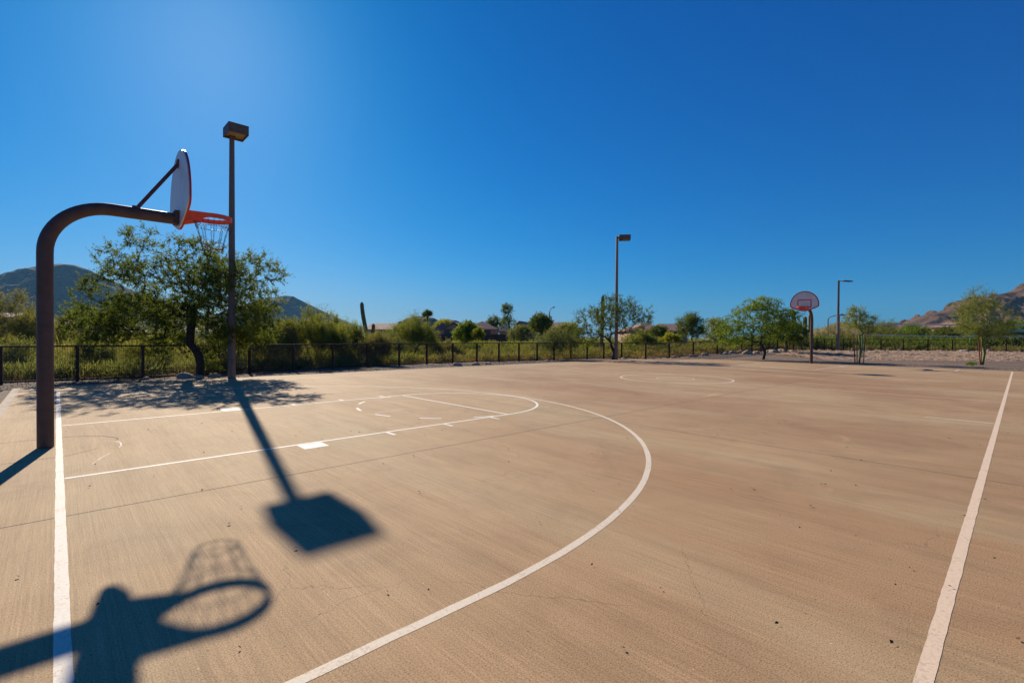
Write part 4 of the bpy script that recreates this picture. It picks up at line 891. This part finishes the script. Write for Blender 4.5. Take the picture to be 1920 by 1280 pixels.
# small weed at the far court edge
x, y = at(1823, 25.2); wd_ = thing('weed', 'small green weed growing at the slab edge left of the far sideline', 'plant', (x, y, gz(x, y)))
plant(wd_, 91, [(0, 0, -.02), (0, 0, 0.03)], [((0, 0, 0.12), (0.45, 0.2, 0.08), 1)], 30, 0.006, 'greenbark', 'bright', twigs=4, tl=.1, lpt=6, ll=.05, lw=.018, names=('stem', 'leaves'))

# ------------------------------------------------------------------ mountains
def mountain(name, prof, D, T_, mat, seed, ns=150, nd_=60, rough=0.16, fr=1.0):
    xs = [a for a, _ in prof]; ys = [b for _, b in prof]; V = []
    fx = (math.cos(YAW), math.sin(YAW)); rx = (math.sin(YAW), -math.cos(YAW))
    for i in range(ns):
        px = xs[0]+(xs[-1]-xs[0])*i/(ns-1); top = np.interp(px, xs, ys); H = max(0, (horizon(px)-top)/FPX*D+1.4); L = (px-960)/FPX*D
        for j in range(nd_):
            v = -1+2*j/(nd_-1); d = D+v*T_; x = CAM[0]+fx[0]*d+rx[0]*L; y = CAM[1]+fx[1]*d+rx[1]*L
            sh = (1-abs(v)**1.15); q = Vector((x, y, 0))*(fr/ (T_*0.35)); nz = noise.fractal(q+Vector((seed, 0, 0)), 0.9, 2.1, 6); rg = 1-abs(noise.noise(q*1.6+Vector((0, seed, 0))))*2
            k = 4*abs(v)*(1-abs(v))
            z = H*(sh+rough*(k+0.10)*nz+0.6*rough*k*(rg-0.6))-3*(1-sh)-1
            V.append((x, y, z))
    F = np.array([(i*nd_+j, i*nd_+j+1, (i+1)*nd_+j+1, (i+1)*nd_+j) for i in range(ns-1) for j in range(nd_-1)])
    tag(mesh_obj(name, V, F, mat, smooth=True), None, None, kind='structure')
mountain('mountain', [(-420, 630), (-250, 585), (-80, 540), (0, 518), (40, 505), (75, 497), (112, 494), (140, 497), (165, 505), (200, 521), (250, 545), (320, 575), (400, 605), (470, 625)], 1500, 330, 'mleft', 3, 260, 110, rough=0.10, fr=1.3)
mountain('mountain', [(330, 620), (400, 590), (460, 570), (505, 558), (535, 553), (550, 555), (580, 570), (620, 590), (660, 606), (700, 617), (760, 628)], 1900, 250, 'mleft', 5, 220, 90, rough=0.10, fr=1.2)
mountain('hill', [(715, 630), (750, 604), (758, 597), (772, 593), (790, 592), (812, 594), (822, 599), (840, 597), (856, 600), (885, 613), (915, 630)], 900, 90, 'mleft', 7, 120, 50)
mountain('hill', [(1500, 634), (1540, 614), (1565, 603), (1577, 599.5), (1592, 603), (1620, 613), (1680, 611), (1740, 612), (1800, 622), (1850, 634)], 260, 60, 'mhill', 9, 110, 40)
mountain('mountain', [(1660, 634), (1700, 606), (1725, 595), (1737, 589), (1760, 586), (1790, 575), (1830, 560), (1870, 549), (1886, 545), (1900, 547), (1925, 538), (1990, 505), (2080, 470), (2250, 520), (2400, 630)], 620, 170, 'mright', 13, 340, 140, rough=0.26, fr=2.0)

# ------------------------------------------------------------------ haze
HAZE = 0.00010
if HAZE:
    m = bpy.data.materials.new('haze air'); m.use_nodes = True; t = m.node_tree; t.nodes.remove(t.nodes['Principled BSDF'])
    pv = t.nodes.new('ShaderNodeVolumePrincipled'); pv.inputs['Color'].default_value = (0.26, 0.60, 0.95, 1); pv.inputs['Density'].default_value = HAZE; pv.inputs['Anisotropy'].default_value = 0.0
    t.links.new(pv.outputs[0], t.nodes['Material Output'].inputs['Volume'])
    mb = MB(); mb.box((-5200, -5200, -8), (5200, 5200, 330)); o = mb.build('haze', 'net'); o.data.materials.clear(); o.data.materials.append(m); tag(o, None, None, kind='stuff')
